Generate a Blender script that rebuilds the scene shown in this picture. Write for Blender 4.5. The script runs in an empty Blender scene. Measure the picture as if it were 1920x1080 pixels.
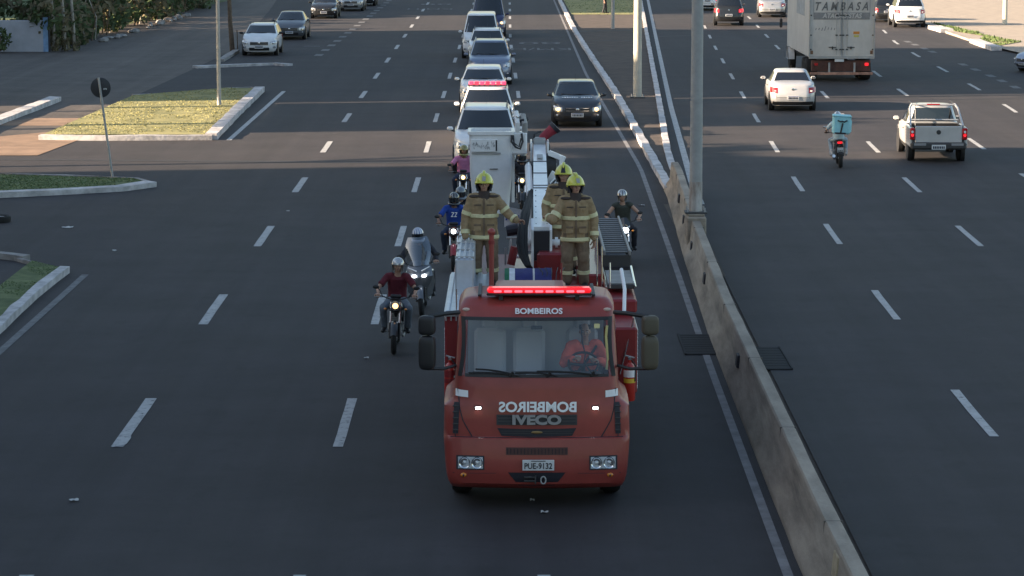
import bpy, math, random
from mathutils import Vector, Matrix, noise, Euler
random.seed(7)
R = math.radians
S = bpy.context.scene
COL = S.collection
# ------------------------------------------------------------------ camera, sky, sun, exposure
CH, TILT, FPX = 8.5, R(8.22), 5122.0
cd = bpy.data.cameras.new("camera"); cam = bpy.data.objects.new("camera", cd); COL.objects.link(cam)
cam.location = (0, 0, CH); cam.rotation_euler = (R(90) - TILT, 0, 0)
cd.sensor_width = 36.0; cd.lens = FPX / 1920 * 36.0; cd.clip_start = 0.5; cd.clip_end = 5000
S.camera = cam
SUN_EL, SUN_SLOPE = R(14.0), 0.16          # light travels (+1, SUN_SLOPE) across the roads
w = bpy.data.worlds.new("World"); S.world = w; w.use_nodes = True
nt = w.node_tree; bg = nt.nodes["Background"]
sky = nt.nodes.new("ShaderNodeTexSky"); sky.sky_type = 'NISHITA'; sky.sun_disc = False
sky.sun_elevation = SUN_EL; sky.air_density = 1.1; sky.dust_density = 1.5
sdir = Vector((-1, -SUN_SLOPE, math.tan(SUN_EL) * math.hypot(1, SUN_SLOPE))).normalized()   # towards the sun
sky.sun_rotation = math.atan2(sdir.x, sdir.y)
nt.links.new(sky.outputs[0], bg.inputs[0]); bg.inputs[1].default_value = 0.064
sl = bpy.data.lights.new("sun", 'SUN'); sl.energy = 5.0; sl.angle = R(0.6); sl.color = (1.0, 0.78, 0.56)
so = bpy.data.objects.new("sun", sl); COL.objects.link(so); so.rotation_euler = sdir.to_track_quat('Z', 'Y').to_euler()
S.view_settings.view_transform = 'Standard'; S.view_settings.look = 'None'
S.view_settings.exposure = 2.12; S.view_settings.gamma = 1.0

# ------------------------------------------------------------------ geometry of the view
CT, ST = math.cos(TILT), math.sin(TILT)
def ray(px, py):
    a, b = px - 960.0, 540.0 - py
    return Vector((a, FPX * CT + b * ST, -FPX * ST + b * CT))
def gp(px, py, z=0.0):                      # a point at height z
    d = ray(px, py); t = (z - CH) / d.z
    return Vector((d.x * t, d.y * t, z))
def at(px, py, Y):                          # a point at distance Y
    d = ray(px, py); t = Y / d.y
    return Vector((d.x * t, Y, CH + d.z * t))
def dY(d): return (d - CH * ST) / CT

# ------------------------------------------------------------------ materials
MATS = {}
def mat(name, col, rough=0.6, metal=0.0, coat=0.0, emit=None, es=0.0, var=0.0, vscale=3.0, bump=0.0, bscale=40.0, alpha=None, trans=0.0, spec=0.5, stretch=None, col2=None, dirt=0.0):
    if name in MATS: return MATS[name]
    m = bpy.data.materials.new(name); m.use_nodes = True
    n = m.node_tree.nodes; l = m.node_tree.links; p = n["Principled BSDF"]
    p.inputs["Base Color"].default_value = (*col, 1); p.inputs["Roughness"].default_value = rough
    p.inputs["Metallic"].default_value = metal; p.inputs["Coat Weight"].default_value = coat
    p.inputs["Coat Roughness"].default_value = 0.06
    p.inputs["Specular IOR Level"].default_value = spec
    if trans: p.inputs["Transmission Weight"].default_value = trans
    if emit: p.inputs["Emission Color"].default_value = (*emit, 1); p.inputs["Emission Strength"].default_value = es
    tc = n.new("ShaderNodeTexCoord"); src = tc.outputs["Object"]
    if stretch:
        mp = n.new("ShaderNodeMapping"); mp.inputs["Scale"].default_value = stretch; l.new(src, mp.inputs[0]); src = mp.outputs[0]
    if var or col2:
        no = n.new("ShaderNodeTexNoise"); no.inputs["Scale"].default_value = vscale; no.inputs["Detail"].default_value = 6; no.inputs["Roughness"].default_value = 0.65
        l.new(src, no.inputs[0])
        cr = n.new("ShaderNodeValToRGB"); cr.color_ramp.elements[0].position = 0.32; cr.color_ramp.elements[1].position = 0.68
        c2 = col2 or col
        cr.color_ramp.elements[0].color = (*[c * (1 - var) for c in col], 1); cr.color_ramp.elements[1].color = (*[min(1, c * (1 + var)) for c in c2], 1)
        l.new(no.outputs[0], cr.inputs[0]); l.new(cr.outputs[0], p.inputs["Base Color"])
    if bump:
        nb = n.new("ShaderNodeTexNoise"); nb.inputs["Scale"].default_value = bscale; nb.inputs["Detail"].default_value = 3
        l.new(tc.outputs["Object"], nb.inputs[0]); b = n.new("ShaderNodeBump"); b.inputs["Strength"].default_value = bump; b.inputs["Distance"].default_value = 0.02
        l.new(nb.outputs[0], b.inputs["Height"]); l.new(b.outputs[0], p.inputs["Normal"])
    MATS[name] = m; return m
def asphalt_mat(name, base, warm, worn=0.2):
    m = bpy.data.materials.new(name); m.use_nodes = True; n = m.node_tree.nodes; l = m.node_tree.links; p = n["Principled BSDF"]
    tc = n.new("ShaderNodeTexCoord")
    def noi(scale, st, det=5, ro=.6):
        mp = n.new("ShaderNodeMapping"); mp.inputs["Scale"].default_value = st; l.new(tc.outputs["Object"], mp.inputs[0])
        t = n.new("ShaderNodeTexNoise"); t.inputs["Scale"].default_value = scale; t.inputs["Detail"].default_value = det; t.inputs["Roughness"].default_value = ro; l.new(mp.outputs[0], t.inputs[0]); return t.outputs[0]
    def ramp(src, p0, c0, p1, c1):
        r = n.new("ShaderNodeValToRGB"); e = r.color_ramp.elements; e[0].position = p0; e[1].position = p1; e[0].color = (*c0, 1); e[1].color = (*c1, 1); l.new(src, r.inputs[0]); return r.outputs[0]
    def mix(kind, f, a, b):
        x = n.new("ShaderNodeMix"); x.data_type = 'RGBA'; x.blend_type = kind; x.inputs[0].default_value = f; l.new(a, x.inputs[6]); l.new(b, x.inputs[7]); return x.outputs[2]
    big = ramp(noi(.16, (1, .22, 1)), .35, base, .7, warm)
    tracks = ramp(noi(1.1, (1, .015, 1), 4, .7), .3, (1 - worn,) * 3, .7, (1 + worn,) * 3)
    patch = ramp(noi(.5, (.55, .9, 1), 8, .72), .36, (.74,) * 3, .64, (1.2,) * 3)
    fine = ramp(noi(28, (1, 1, 1), 2), .3, (.82,) * 3, .75, (1.2,) * 3)
    c = mix('MULTIPLY', 1, big, tracks); c = mix('MULTIPLY', .8, c, patch); c = mix('MULTIPLY', .6, c, fine)
    vo = n.new("ShaderNodeTexVoronoi"); vo.feature = 'DISTANCE_TO_EDGE'; vo.inputs["Scale"].default_value = .22
    wm = n.new("ShaderNodeMapping"); l.new(tc.outputs["Object"], wm.inputs[0]); wn = n.new("ShaderNodeTexNoise"); wn.inputs["Scale"].default_value = .8
    l.new(wm.outputs[0], wn.inputs[0]); ad = n.new("ShaderNodeMix"); ad.data_type = 'RGBA'; ad.blend_type = 'ADD'; ad.inputs[0].default_value = 1
    l.new(wm.outputs[0], ad.inputs[6]); l.new(wn.outputs[1], ad.inputs[7]); l.new(ad.outputs[2], vo.inputs["Vector"])
    cracks = ramp(vo.outputs[0], .0, (.8,) * 3, .006, (1,) * 3); c = mix('MULTIPLY', .5, c, cracks)
    drips = ramp(noi(1.7, (1, .55, 1), 3, .5), .60, (1,) * 3, .70, (.80,) * 3); c = mix('MULTIPLY', 1, c, drips); spots = ramp(noi(6, (1, .8, 1), 2, .5), .66, (1,) * 3, .72, (.74,) * 3); c = mix('MULTIPLY', .7, c, spots)
    l.new(c, p.inputs["Base Color"]); p.inputs["Roughness"].default_value = .78; p.inputs["Specular IOR Level"].default_value = .40
    b = n.new("ShaderNodeBump"); b.inputs["Strength"].default_value = .35; b.inputs["Distance"].default_value = .01; l.new(noi(90, (1, 1, 1), 2), b.inputs["Height"]); l.new(b.outputs[0], p.inputs["Normal"])
    return m
def glass_mat(name, tint, refl=0.25, see=0.5):
    m = bpy.data.materials.new(name); m.use_nodes = True; n = m.node_tree.nodes; l = m.node_tree.links
    n.remove(n["Principled BSDF"]); o = n["Material Output"]
    tr = n.new("ShaderNodeBsdfTransparent"); tr.inputs[0].default_value = (*tint, 1)
    gl = n.new("ShaderNodeBsdfGlossy"); gl.inputs["Roughness"].default_value = .04; gl.inputs[0].default_value = (.9, .95, 1, 1)
    fr = n.new("ShaderNodeFresnel"); fr.inputs[0].default_value = 1.5
    ma = n.new("ShaderNodeMath"); ma.operation = 'ADD'; ma.use_clamp = True; l.new(fr.outputs[0], ma.inputs[0]); ma.inputs[1].default_value = refl
    mx = n.new("ShaderNodeMixShader"); l.new(ma.outputs[0], mx.inputs[0]); l.new(tr.outputs[0], mx.inputs[1]); l.new(gl.outputs[0], mx.inputs[2]); l.new(mx.outputs[0], o.inputs[0])
    return m
def paint(name, col, metal=0.0, rough=0.32): return mat(name, col, rough, metal, coat=0.6, var=0.07, vscale=2.5)
M_ASPH = asphalt_mat("asphalt", (.0300, .0265, .0315), (.041, .0355, .0360))
M_ASPH2 = asphalt_mat("side_asphalt", (.088, .074, .066), (.115, .096, .084), .2)
M_DIRT = mat("median_soil", (.078, .058, .048), .95, var=.3, vscale=1.2, bump=.5, bscale=14)
M_SOIL = mat("red_soil", (.26, .17, .115), .95, var=.25, vscale=.9, bump=.5)
M_PAVE = mat("pavement", (.38, .32, .26), .9, var=.15, vscale=1.5, bump=.3)
M_MARK = mat("road_paint", (.50, .50, .50), .7, var=.38, vscale=6, bump=.2)
def worn_paint(name, col, amt):
    m = mat(name, col, .72, var=.12, vscale=2, bump=.2); n = m.node_tree.nodes; l = m.node_tree.links; p = n["Principled BSDF"]
    src = p.inputs["Base Color"].links[0].from_socket; tc = n.new("ShaderNodeTexCoord")
    a = n.new("ShaderNodeTexNoise"); a.inputs["Scale"].default_value = 7; a.inputs["Detail"].default_value = 9; a.inputs["Roughness"].default_value = .8; l.new(tc.outputs["Object"], a.inputs[0])
    r = n.new("ShaderNodeValToRGB"); r.color_ramp.elements[0].position = amt; r.color_ramp.elements[1].position = amt + .10; r.color_ramp.elements[0].color = (.16, .16, .17, 1); r.color_ramp.elements[1].color = (1, 1, 1, 1); l.new(a.outputs[0], r.inputs[0])
    x = n.new("ShaderNodeMix"); x.data_type = 'RGBA'; x.blend_type = 'MULTIPLY'; x.inputs[0].default_value = 1; l.new(src, x.inputs[6]); l.new(r.outputs[0], x.inputs[7]); l.new(x.outputs[2], p.inputs["Base Color"]); return m
M_MARK = worn_paint("worn_lane_paint", (.44, .44, .44), .37)
M_MARKW = mat("worn_road_paint", (.15, .15, .155), .8, var=.4, vscale=6)
M_KERB = mat("whitewash", (.52, .50, .50), .85, var=.35, vscale=2.2, bump=.6, bscale=9)
M_KERBG = mat("worn_kerb", (.28, .265, .255), .85, var=.35, vscale=2.2, bump=.6, bscale=9)
M_CONC = mat("concrete", (.30, .255, .205), .88, var=.40, vscale=1.3, bump=.4, bscale=25, stretch=(1, .35, 2.5))
M_GRASS = mat("turf", (.20, .205, .075), .95, var=.25, vscale=.9, bump=.5, bscale=20, col2=(.30, .27, .11))
M_GRASS2 = mat("green_turf", (.080, .118, .040), .95, var=.25, vscale=1.5, bump=.5, bscale=20, col2=(.14, .17, .07))
M_BLADE = mat("dry_grass_blade", (.30, .28, .11), .9, var=.3, vscale=3)
M_BLADE2 = mat("grass_blade", (.10, .15, .05), .9, var=.3, vscale=3)
M_LEAF = mat("leaf", (.055, .080, .025), .8, var=.5, vscale=.7)
M_LEAF2 = mat("dry_leaf", (.13, .11, .06), .85, var=.45, vscale=.7)
M_BARK = mat("bark", (.14, .10, .07), .95, var=.3, vscale=6, bump=.6)
M_TYRE = mat("tyre_rubber", (.018, .018, .018), .85)
M_RIM = mat("alloy", (.45, .45, .46), .35, .8)
M_STEEL = mat("galvanised_steel", (.38, .38, .375), .6, .1, var=.12, vscale=5)
M_ALU = mat("aluminium", (.58, .62, .68), .38, .55, var=.1, vscale=4)
M_CHROME = mat("chrome", (.75, .75, .76), .15, 1.0)
M_BLACK = mat("black_plastic", (.022, .022, .024), .5)
M_DGREY = mat("dark_grey_plastic", (.05, .05, .052), .6)
M_PLATE = mat("plate_white", (.70, .71, .72), .5)
M_INK = mat("dark_ink", (.02, .02, .03), .6)
M_WHITEP = mat("white_letter_paint", (.88, .88, .89), .5)
M_RUST = mat("rusty_paint", (.22, .12, .07), .85, var=.4, vscale=5)
M_GLASS = glass_mat("windscreen_glass", (.95, .97, .98), .035)
M_CARGLASS = mat("tinted_glass", (.010, .012, .015), .04, 0, spec=1.0, coat=.5)
M_LENS = mat("headlamp_lens", (.55, .57, .6), .08, .3, coat=1)
M_LAMP = mat("lit_headlamp", (1, .9, .7), .3, emit=(1.0, .50, .16), es=1.0)
M_LAMPW = mat("lit_white_lamp", (1, 1, 1), .3, emit=(.9, .95, 1.0), es=3)
M_REDL = mat("lit_red_lamp", (.9, .02, .03), .3, emit=(1.0, .02, .05), es=.7)
M_REDB = mat("lit_red_core", (.9, .1, .1), .3, emit=(1.0, .07, .10), es=.75)
M_TAIL = mat("tail_lens", (.45, .012, .015), .15, coat=1)
M_TAILL = mat("lit_tail_lens", (.6, .01, .015), .2, emit=(1, .02, .03), es=.35)
M_AMBER = mat("amber_lens", (.75, .25, .03), .2, coat=1)
M_SKIN = mat("skin", (.46, .27, .19), .55, var=.08, vscale=20)
M_SKIN2 = mat("dark_skin", (.24, .13, .09), .55, var=.08, vscale=20)

# ------------------------------------------------------------------ mesh builder
class MB:
    def __init__(s): s.v = []; s.f = []; s.m = []; s.mats = []
    def mi(s, m):
        if m not in s.mats: s.mats.append(m)
        return s.mats.index(m)
    def add(s, vs, fs, m, M=None):
        o = len(s.v); k = s.mi(m)
        s.v += [tuple(M @ Vector(p)) if M is not None else tuple(p) for p in vs]
        for f in fs: s.f.append([i + o for i in f]); s.m.append(k)
        return s
    def box(s, c, d, m, rot=None, bev=0.0, M=None):
        x, y, z = d[0] / 2, d[1] / 2, d[2] / 2
        b = min(bev, x * .95, y * .95, z * .95)
        if b <= 0:
            vs = [(i * x, j * y, k * z) for k in (-1, 1) for j in (-1, 1) for i in (-1, 1)]
            fs = [(0, 2, 3, 1), (4, 5, 7, 6), (0, 1, 5, 4), (2, 6, 7, 3), (0, 4, 6, 2), (1, 3, 7, 5)]
        else:
            vs = []; idx = {}
            for i in (-1, 1):
                for j in (-1, 1):
                    for k in (-1, 1):
                        idx[i, j, k, 'x'] = len(vs); vs.append((i * x, j * (y - b), k * (z - b)))
                        idx[i, j, k, 'y'] = len(vs); vs.append((i * (x - b), j * y, k * (z - b)))
                        idx[i, j, k, 'z'] = len(vs); vs.append((i * (x - b), j * (y - b), k * z))
            fs = []
            def q(l): fs.append([idx[t] for t in l])
            for e in (-1, 1):
                q([(e, -1, -1, 'x'), (e, 1, -1, 'x'), (e, 1, 1, 'x'), (e, -1, 1, 'x')][::e])
                q([(-1, e, -1, 'y'), (-1, e, 1, 'y'), (1, e, 1, 'y'), (1, e, -1, 'y')][::e])
                q([(-1, -1, e, 'z'), (1, -1, e, 'z'), (1, 1, e, 'z'), (-1, 1, e, 'z')][::e])
                for g in (-1, 1):
                    q([(e, g, -1, 'x'), (e, g, 1, 'x'), (e, g, 1, 'y'), (e, g, -1, 'y')])
                    q([(e, -1, g, 'x'), (e, 1, g, 'x'), (e, 1, g, 'z'), (e, -1, g, 'z')])
                    q([(-1, e, g, 'y'), (1, e, g, 'y'), (1, e, g, 'z'), (-1, e, g, 'z')])
                    for h in (-1, 1): q([(e, g, h, 'x'), (e, g, h, 'y'), (e, g, h, 'z')])
        T = Matrix.Translation(c)
        if rot: T = T @ Euler(rot).to_matrix().to_4x4()
        if M is not None: T = M @ T
        return s.add(vs, fs, m, T)
    def tube(s, pts, r, m, n=8, cap=True, sc=(1, 1), M=None):
        pts = [Vector(p) for p in pts]; k = len(pts)
        rs = r if isinstance(r, (list, tuple)) else [r] * k
        vs = []; fs = []; up = None
        for i, p in enumerate(pts):
            t = (pts[min(i + 1, k - 1)] - pts[max(i - 1, 0)]).normalized()
            if up is None:
                up = Vector((0, 0, 1)) if abs(t.z) < .95 else Vector((0, 1, 0))
            u = (up - t * up.dot(t))
            if u.length < 1e-4: u = t.orthogonal()
            u.normalize(); v = t.cross(u); up = u
            for j in range(n):
                a = 2 * math.pi * j / n; vs.append(p + (u * math.cos(a) * sc[0] + v * math.sin(a) * sc[1]) * rs[i])
        for i in range(k - 1):
            for j in range(n):
                a, b = i * n + j, i * n + (j + 1) % n; fs.append((a, b, b + n, a + n))
        if cap: fs.append(tuple(range(n))[::-1]); fs.append(tuple(range((k - 1) * n, k * n)))
        return s.add(vs, fs, m, M)
    def lathe(s, prof, m, n=20, M=None, sy=1.0):      # prof (r,z) about Z
        vs = []; fs = []
        for r, z in prof:
            for j in range(n):
                a = 2 * math.pi * j / n; vs.append((r * math.cos(a), r * math.sin(a) * sy, z))
        for i in range(len(prof) - 1):
            for j in range(n):
                a, b = i * n + j, i * n + (j + 1) % n; fs.append((a, b, b + n, a + n))
        if prof[0][0] > 1e-5: fs.append(tuple(range(n))[::-1])
        if prof[-1][0] > 1e-5: fs.append(tuple(range((len(prof) - 1) * n, len(prof) * n)))
        return s.add(vs, fs, m, M)
    def ball(s, c, r, m, n=12, k=8, M=None):
        r = r if isinstance(r, (tuple, list)) else (r, r, r)
        T = Matrix.Translation(c) @ Matrix.Diagonal((r[0], r[1], r[2], 1))
        if M is not None: T = M @ T
        return s.lathe([(max(1e-6, math.sin(math.pi * i / k)), -math.cos(math.pi * i / k)) for i in range(k + 1)], m, n, T)
    def sball(s, c, r, m, e=.45, n=24, k=14, M=None, rz=0):
        pw = lambda t: math.copysign(abs(t) ** e, t)
        vs = [(r[0] * pw(math.cos(a)) * pw(math.sin(b)) , r[1] * pw(math.sin(a)) * pw(math.sin(b)), -r[2] * pw(math.cos(b))) for b in [math.pi * (i + .02) / (k + .04) for i in range(k + 1)] for a in [2 * math.pi * j / n for j in range(n)]]
        T = Matrix.Translation(c) @ Matrix.Rotation(rz, 4, 'Z')
        return s.loft([vs[i * n:(i + 1) * n] for i in range(k + 1)], m, True, T if M is None else M @ T)
    def grid(s, fn, nu, nv, m, M=None, flip=False):
        vs = [fn(i / nu, j / nv) for j in range(nv + 1) for i in range(nu + 1)]
        fs = []
        for j in range(nv):
            for i in range(nu):
                a = j * (nu + 1) + i; q = (a, a + 1, a + nu + 2, a + nu + 1); fs.append(q[::-1] if flip else q)
        return s.add(vs, fs, m, M)
    def loft(s, rings, m, cap=True, M=None):
        n = len(rings[0]); vs = [p for r in rings for p in r]; fs = []
        for i in range(len(rings) - 1):
            for j in range(n):
                a, b = i * n + j, i * n + (j + 1) % n; fs.append((a, b, b + n, a + n))
        if cap: fs.append(tuple(range(n))[::-1]); fs.append(tuple(range((len(rings) - 1) * n, len(rings) * n)))
        return s.add(vs, fs, m, M)
    def prism(s, poly, z0, z1, m, M=None):           # poly (x,y) extruded in z
        return s.loft([[(x, y, z0) for x, y in poly], [(x, y, z1) for x, y in poly]], m, True, M)
    def mesh(s, name, smooth=35):
        me = bpy.data.meshes.new(name); me.from_pydata(s.v, [], s.f); me.update()
        for m in s.mats: me.materials.append(m)
        me.polygons.foreach_set("material_index", s.m)
        import bmesh
        b = bmesh.new(); b.from_mesh(me); bmesh.ops.recalc_face_normals(b, faces=b.faces); b.to_mesh(me); b.free()
        if smooth:
            me.polygons.foreach_set("use_smooth", [True] * len(me.polygons)); me.set_sharp_from_angle(angle=R(smooth))
        me.update(); return me
    def build(s, name, parent=None, smooth=35, loc=None):
        o = bpy.data.objects.new(name, s.mesh(name, smooth)); COL.objects.link(o)
        if parent: o.parent = parent
        if loc is not None: o.location = loc
        return o
def tag(o, label=None, cat=None, group=None, kind=None):
    if label: o["label"] = label
    if cat: o["category"] = cat
    if group: o["group"] = group
    if kind: o["kind"] = kind
    return o
def empty(name, loc, rz=0.0, label=None, cat=None, group=None):
    o = bpy.data.objects.new(name, None); COL.objects.link(o); o.location = loc; o.rotation_euler = (0, 0, rz); o.empty_display_size = .2
    return tag(o, label, cat, group)
def struct(o): o["kind"] = "structure"; return o
def kids(o): return [c for c in COL.objects if c.parent == o]
def copy_tree(o, parent=None):
    c = o.copy(); COL.objects.link(c); c.parent = parent
    for ch in kids(o): copy_tree(ch, c)
    return c
def textmb(mb, s, size, m, M, depth=.004, width=None, italic=0.0, bold=0.0):
    cu = bpy.data.curves.new("t", 'FONT'); cu.body = s; cu.size = size; cu.extrude = depth; cu.align_x = 'CENTER'; cu.align_y = 'CENTER'; cu.shear = italic; cu.offset = bold; cu.resolution_u = 4
    o = bpy.data.objects.new("t", cu); COL.objects.link(o); dg = bpy.context.evaluated_depsgraph_get(); dg.update()
    me = o.evaluated_get(dg).to_mesh(); vs = [v.co.copy() for v in me.vertices]; fs = [tuple(p.vertices) for p in me.polygons]
    if width and vs:
        x0 = min(v.x for v in vs); x1 = max(v.x for v in vs); k = width / (x1 - x0)
        for v in vs: v.x = (v.x - (x0 + x1) / 2) * k
    o.evaluated_get(dg).to_mesh_clear(); bpy.data.objects.remove(o); bpy.data.curves.remove(cu)
    mb.add(vs, fs, m, M); return mb
def interp(tab, z):
    if z <= tab[0][0]: return tab[0][1]
    for (a, p), (b, q) in zip(tab, tab[1:]):
        if z <= b: return p + (q - p) * (z - a) / (b - a)
    return tab[-1][1]
FACE_N = Matrix(((1, 0, 0, 0), (0, 0, -1, 0), (0, 1, 0, 0), (0, 0, 0, 1)))     # text XY -> facing -Y, upright
def face_m(x, y, z, mir=False, tilt=0.0, sx=1.0): 
    return Matrix.Translation((x, y, z)) @ Matrix.Rotation(tilt, 4, 'X') @ Matrix.Diagonal((-sx if mir else sx, 1, 1, 1)) @ FACE_N

# ------------------------------------------------------------------ rounded shells (car bodies, cabs)
class Shell:
    def __init__(s, a, f, r, rad=.25, bowf=.1, bowr=.05, barrel=.03):
        s.a, s.f, s.r, s.rad, s.bf, s.br, s.ba = a, f, r, rad, bowf, bowr, barrel
    def A(s, z): return interp(s.a, z)
    def F(s, z): return interp(s.f, z)
    def Rr(s, z): return interp(s.r, z)
    def _corner(s, x, a):
        t = abs(x) - (a - s.rad)
        return s.rad - math.sqrt(max(0, s.rad ** 2 - min(t, s.rad) ** 2)) if t > 0 else 0
    def fy(s, x, z):
        a = s.A(z); return s.F(z) - s.bf * (x / a) ** 2 - s._corner(x, a)
    def ry(s, x, z):
        a = s.A(z); return s.Rr(z) + s.br * (x / a) ** 2 + s._corner(x, a)
    def sx(s, y, z):
        a, f, r = s.A(z), s.F(z) - s.bf, s.Rr(z) + s.br; m, h = (f + r) / 2, (f - r) / 2
        x = a - s.ba * ((y - m) / h) ** 2; t = abs(y - m) - (h - s.rad)
        return x - (s.rad - math.sqrt(max(0, s.rad ** 2 - min(t, s.rad) ** 2)) if t > 0 else 0)
    def ring(s, z, xs=(0, .4, .8), ns=8, na=4):
        a, f, r, R_ = s.A(z), s.F(z), s.Rr(z), s.rad; pts = []
        half = []
        for q in xs: half.append((q * (a - R_), None, 'f'))
        out = [(x, s.fy(x, z)) for x, _, _ in half]
        cf = f - s.bf - R_; cr = r + s.br + R_
        for i in range(na + 1):
            t = math.pi / 2 * (i / na); x = a - R_ + R_ * math.sin(t)
            bow = s.bf * (1 - min(x / a, 1) ** 2); out.append((x - s.ba * (i / na), cf + R_ * math.cos(t) + bow * (1 - i / na)))
        m, h = (cf + cr) / 2, (cf - cr) / 2
        for i in range(1, ns):
            y = cf + (cr - cf) * i / ns; out.append((a - s.ba * ((y - m) / h) ** 2, y))
        for i in range(na + 1):
            t = math.pi / 2 * (i / na); x = a - R_ + R_ * math.cos(t)
            bow = s.br * (1 - min(x / a, 1) ** 2); out.append((x - s.ba * (1 - i / na), cr - R_ * math.sin(t) - bow * (i / na)))
        for q in reversed(xs): out.append((q * (a - R_), s.ry(q * (a - R_), z)))
        full = out + [(-x, y) for x, y in reversed(out[1:-1])]
        return full
def wheel(name, parent, loc, r, wdt, rim=M_RIM, side=1, dual=False):
    """wheel about the X axis"""
    T = Matrix.Rotation(R(90), 4, 'Y')
    t = MB(); h = wdt / 2
    t.lathe([(r * .62, -h), (r * .93, -h), (r, -h * .65), (r, h * .65), (r * .93, h), (r * .62, h), (r * .58, h * .5), (r * .58, -h * .5), (r * .62, -h)], M_TYRE, 24, T)
    o = t.build("tyre", parent, loc=loc); o.name = "wheel"
    m = MB(); m.lathe([(1e-6, h * .55 * side), (r * .14, h * .7 * side), (r * .2, h * .4 * side), (r * .5, h * .5 * side), (r * .61, h * .9 * side), (r * .62, -h * .8 * side)], rim, 20, T)
    for k in range(5):
        m.tube([(h * .62 * side, 0, 0), (h * .8 * side, r * .58 * math.cos(k * 1.2566), r * .58 * math.sin(k * 1.2566))], [r * .09, r * .06], rim, 6)
    m.build("rim", o)
    return o
# ------------------------------------------------------------------ cars (front towards local +Y)
KINDS_CAR = {
 'hatch': dict(L=4.0, W=1.75, H=1.48, zn=.72, zc=.98, zd=1.0, zt=.92, hood=.95, ws=.80, rr=.10, rb=.38, r=.31, gc=.20),
 'sedan': dict(L=4.4, W=1.76, H=1.47, zn=.70, zc=.96, zd=1.03, zt=.93, hood=.98, ws=.82, rr=.74, rb=.45, r=.32, gc=.20),
 'suv':   dict(L=4.5, W=1.86, H=1.72, zn=.90, zc=1.13, zd=1.14, zt=1.08, hood=1.1, ws=.72, rr=.10, rb=.32, r=.36, gc=.26),
 'pickup': dict(L=4.45, W=1.74, H=1.58, zn=.78, zc=1.0, zd=1.05, zt=1.05, hood=.95, ws=.75, rr=0, rb=.30, r=.33, gc=.26),
 'van':   dict(L=5.6, W=1.95, H=2.25, zn=.95, zc=1.25, zd=1.25, zt=1.2, hood=.7, ws=.75, rr=.04, rb=.12, r=.36, gc=.26),
}
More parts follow.
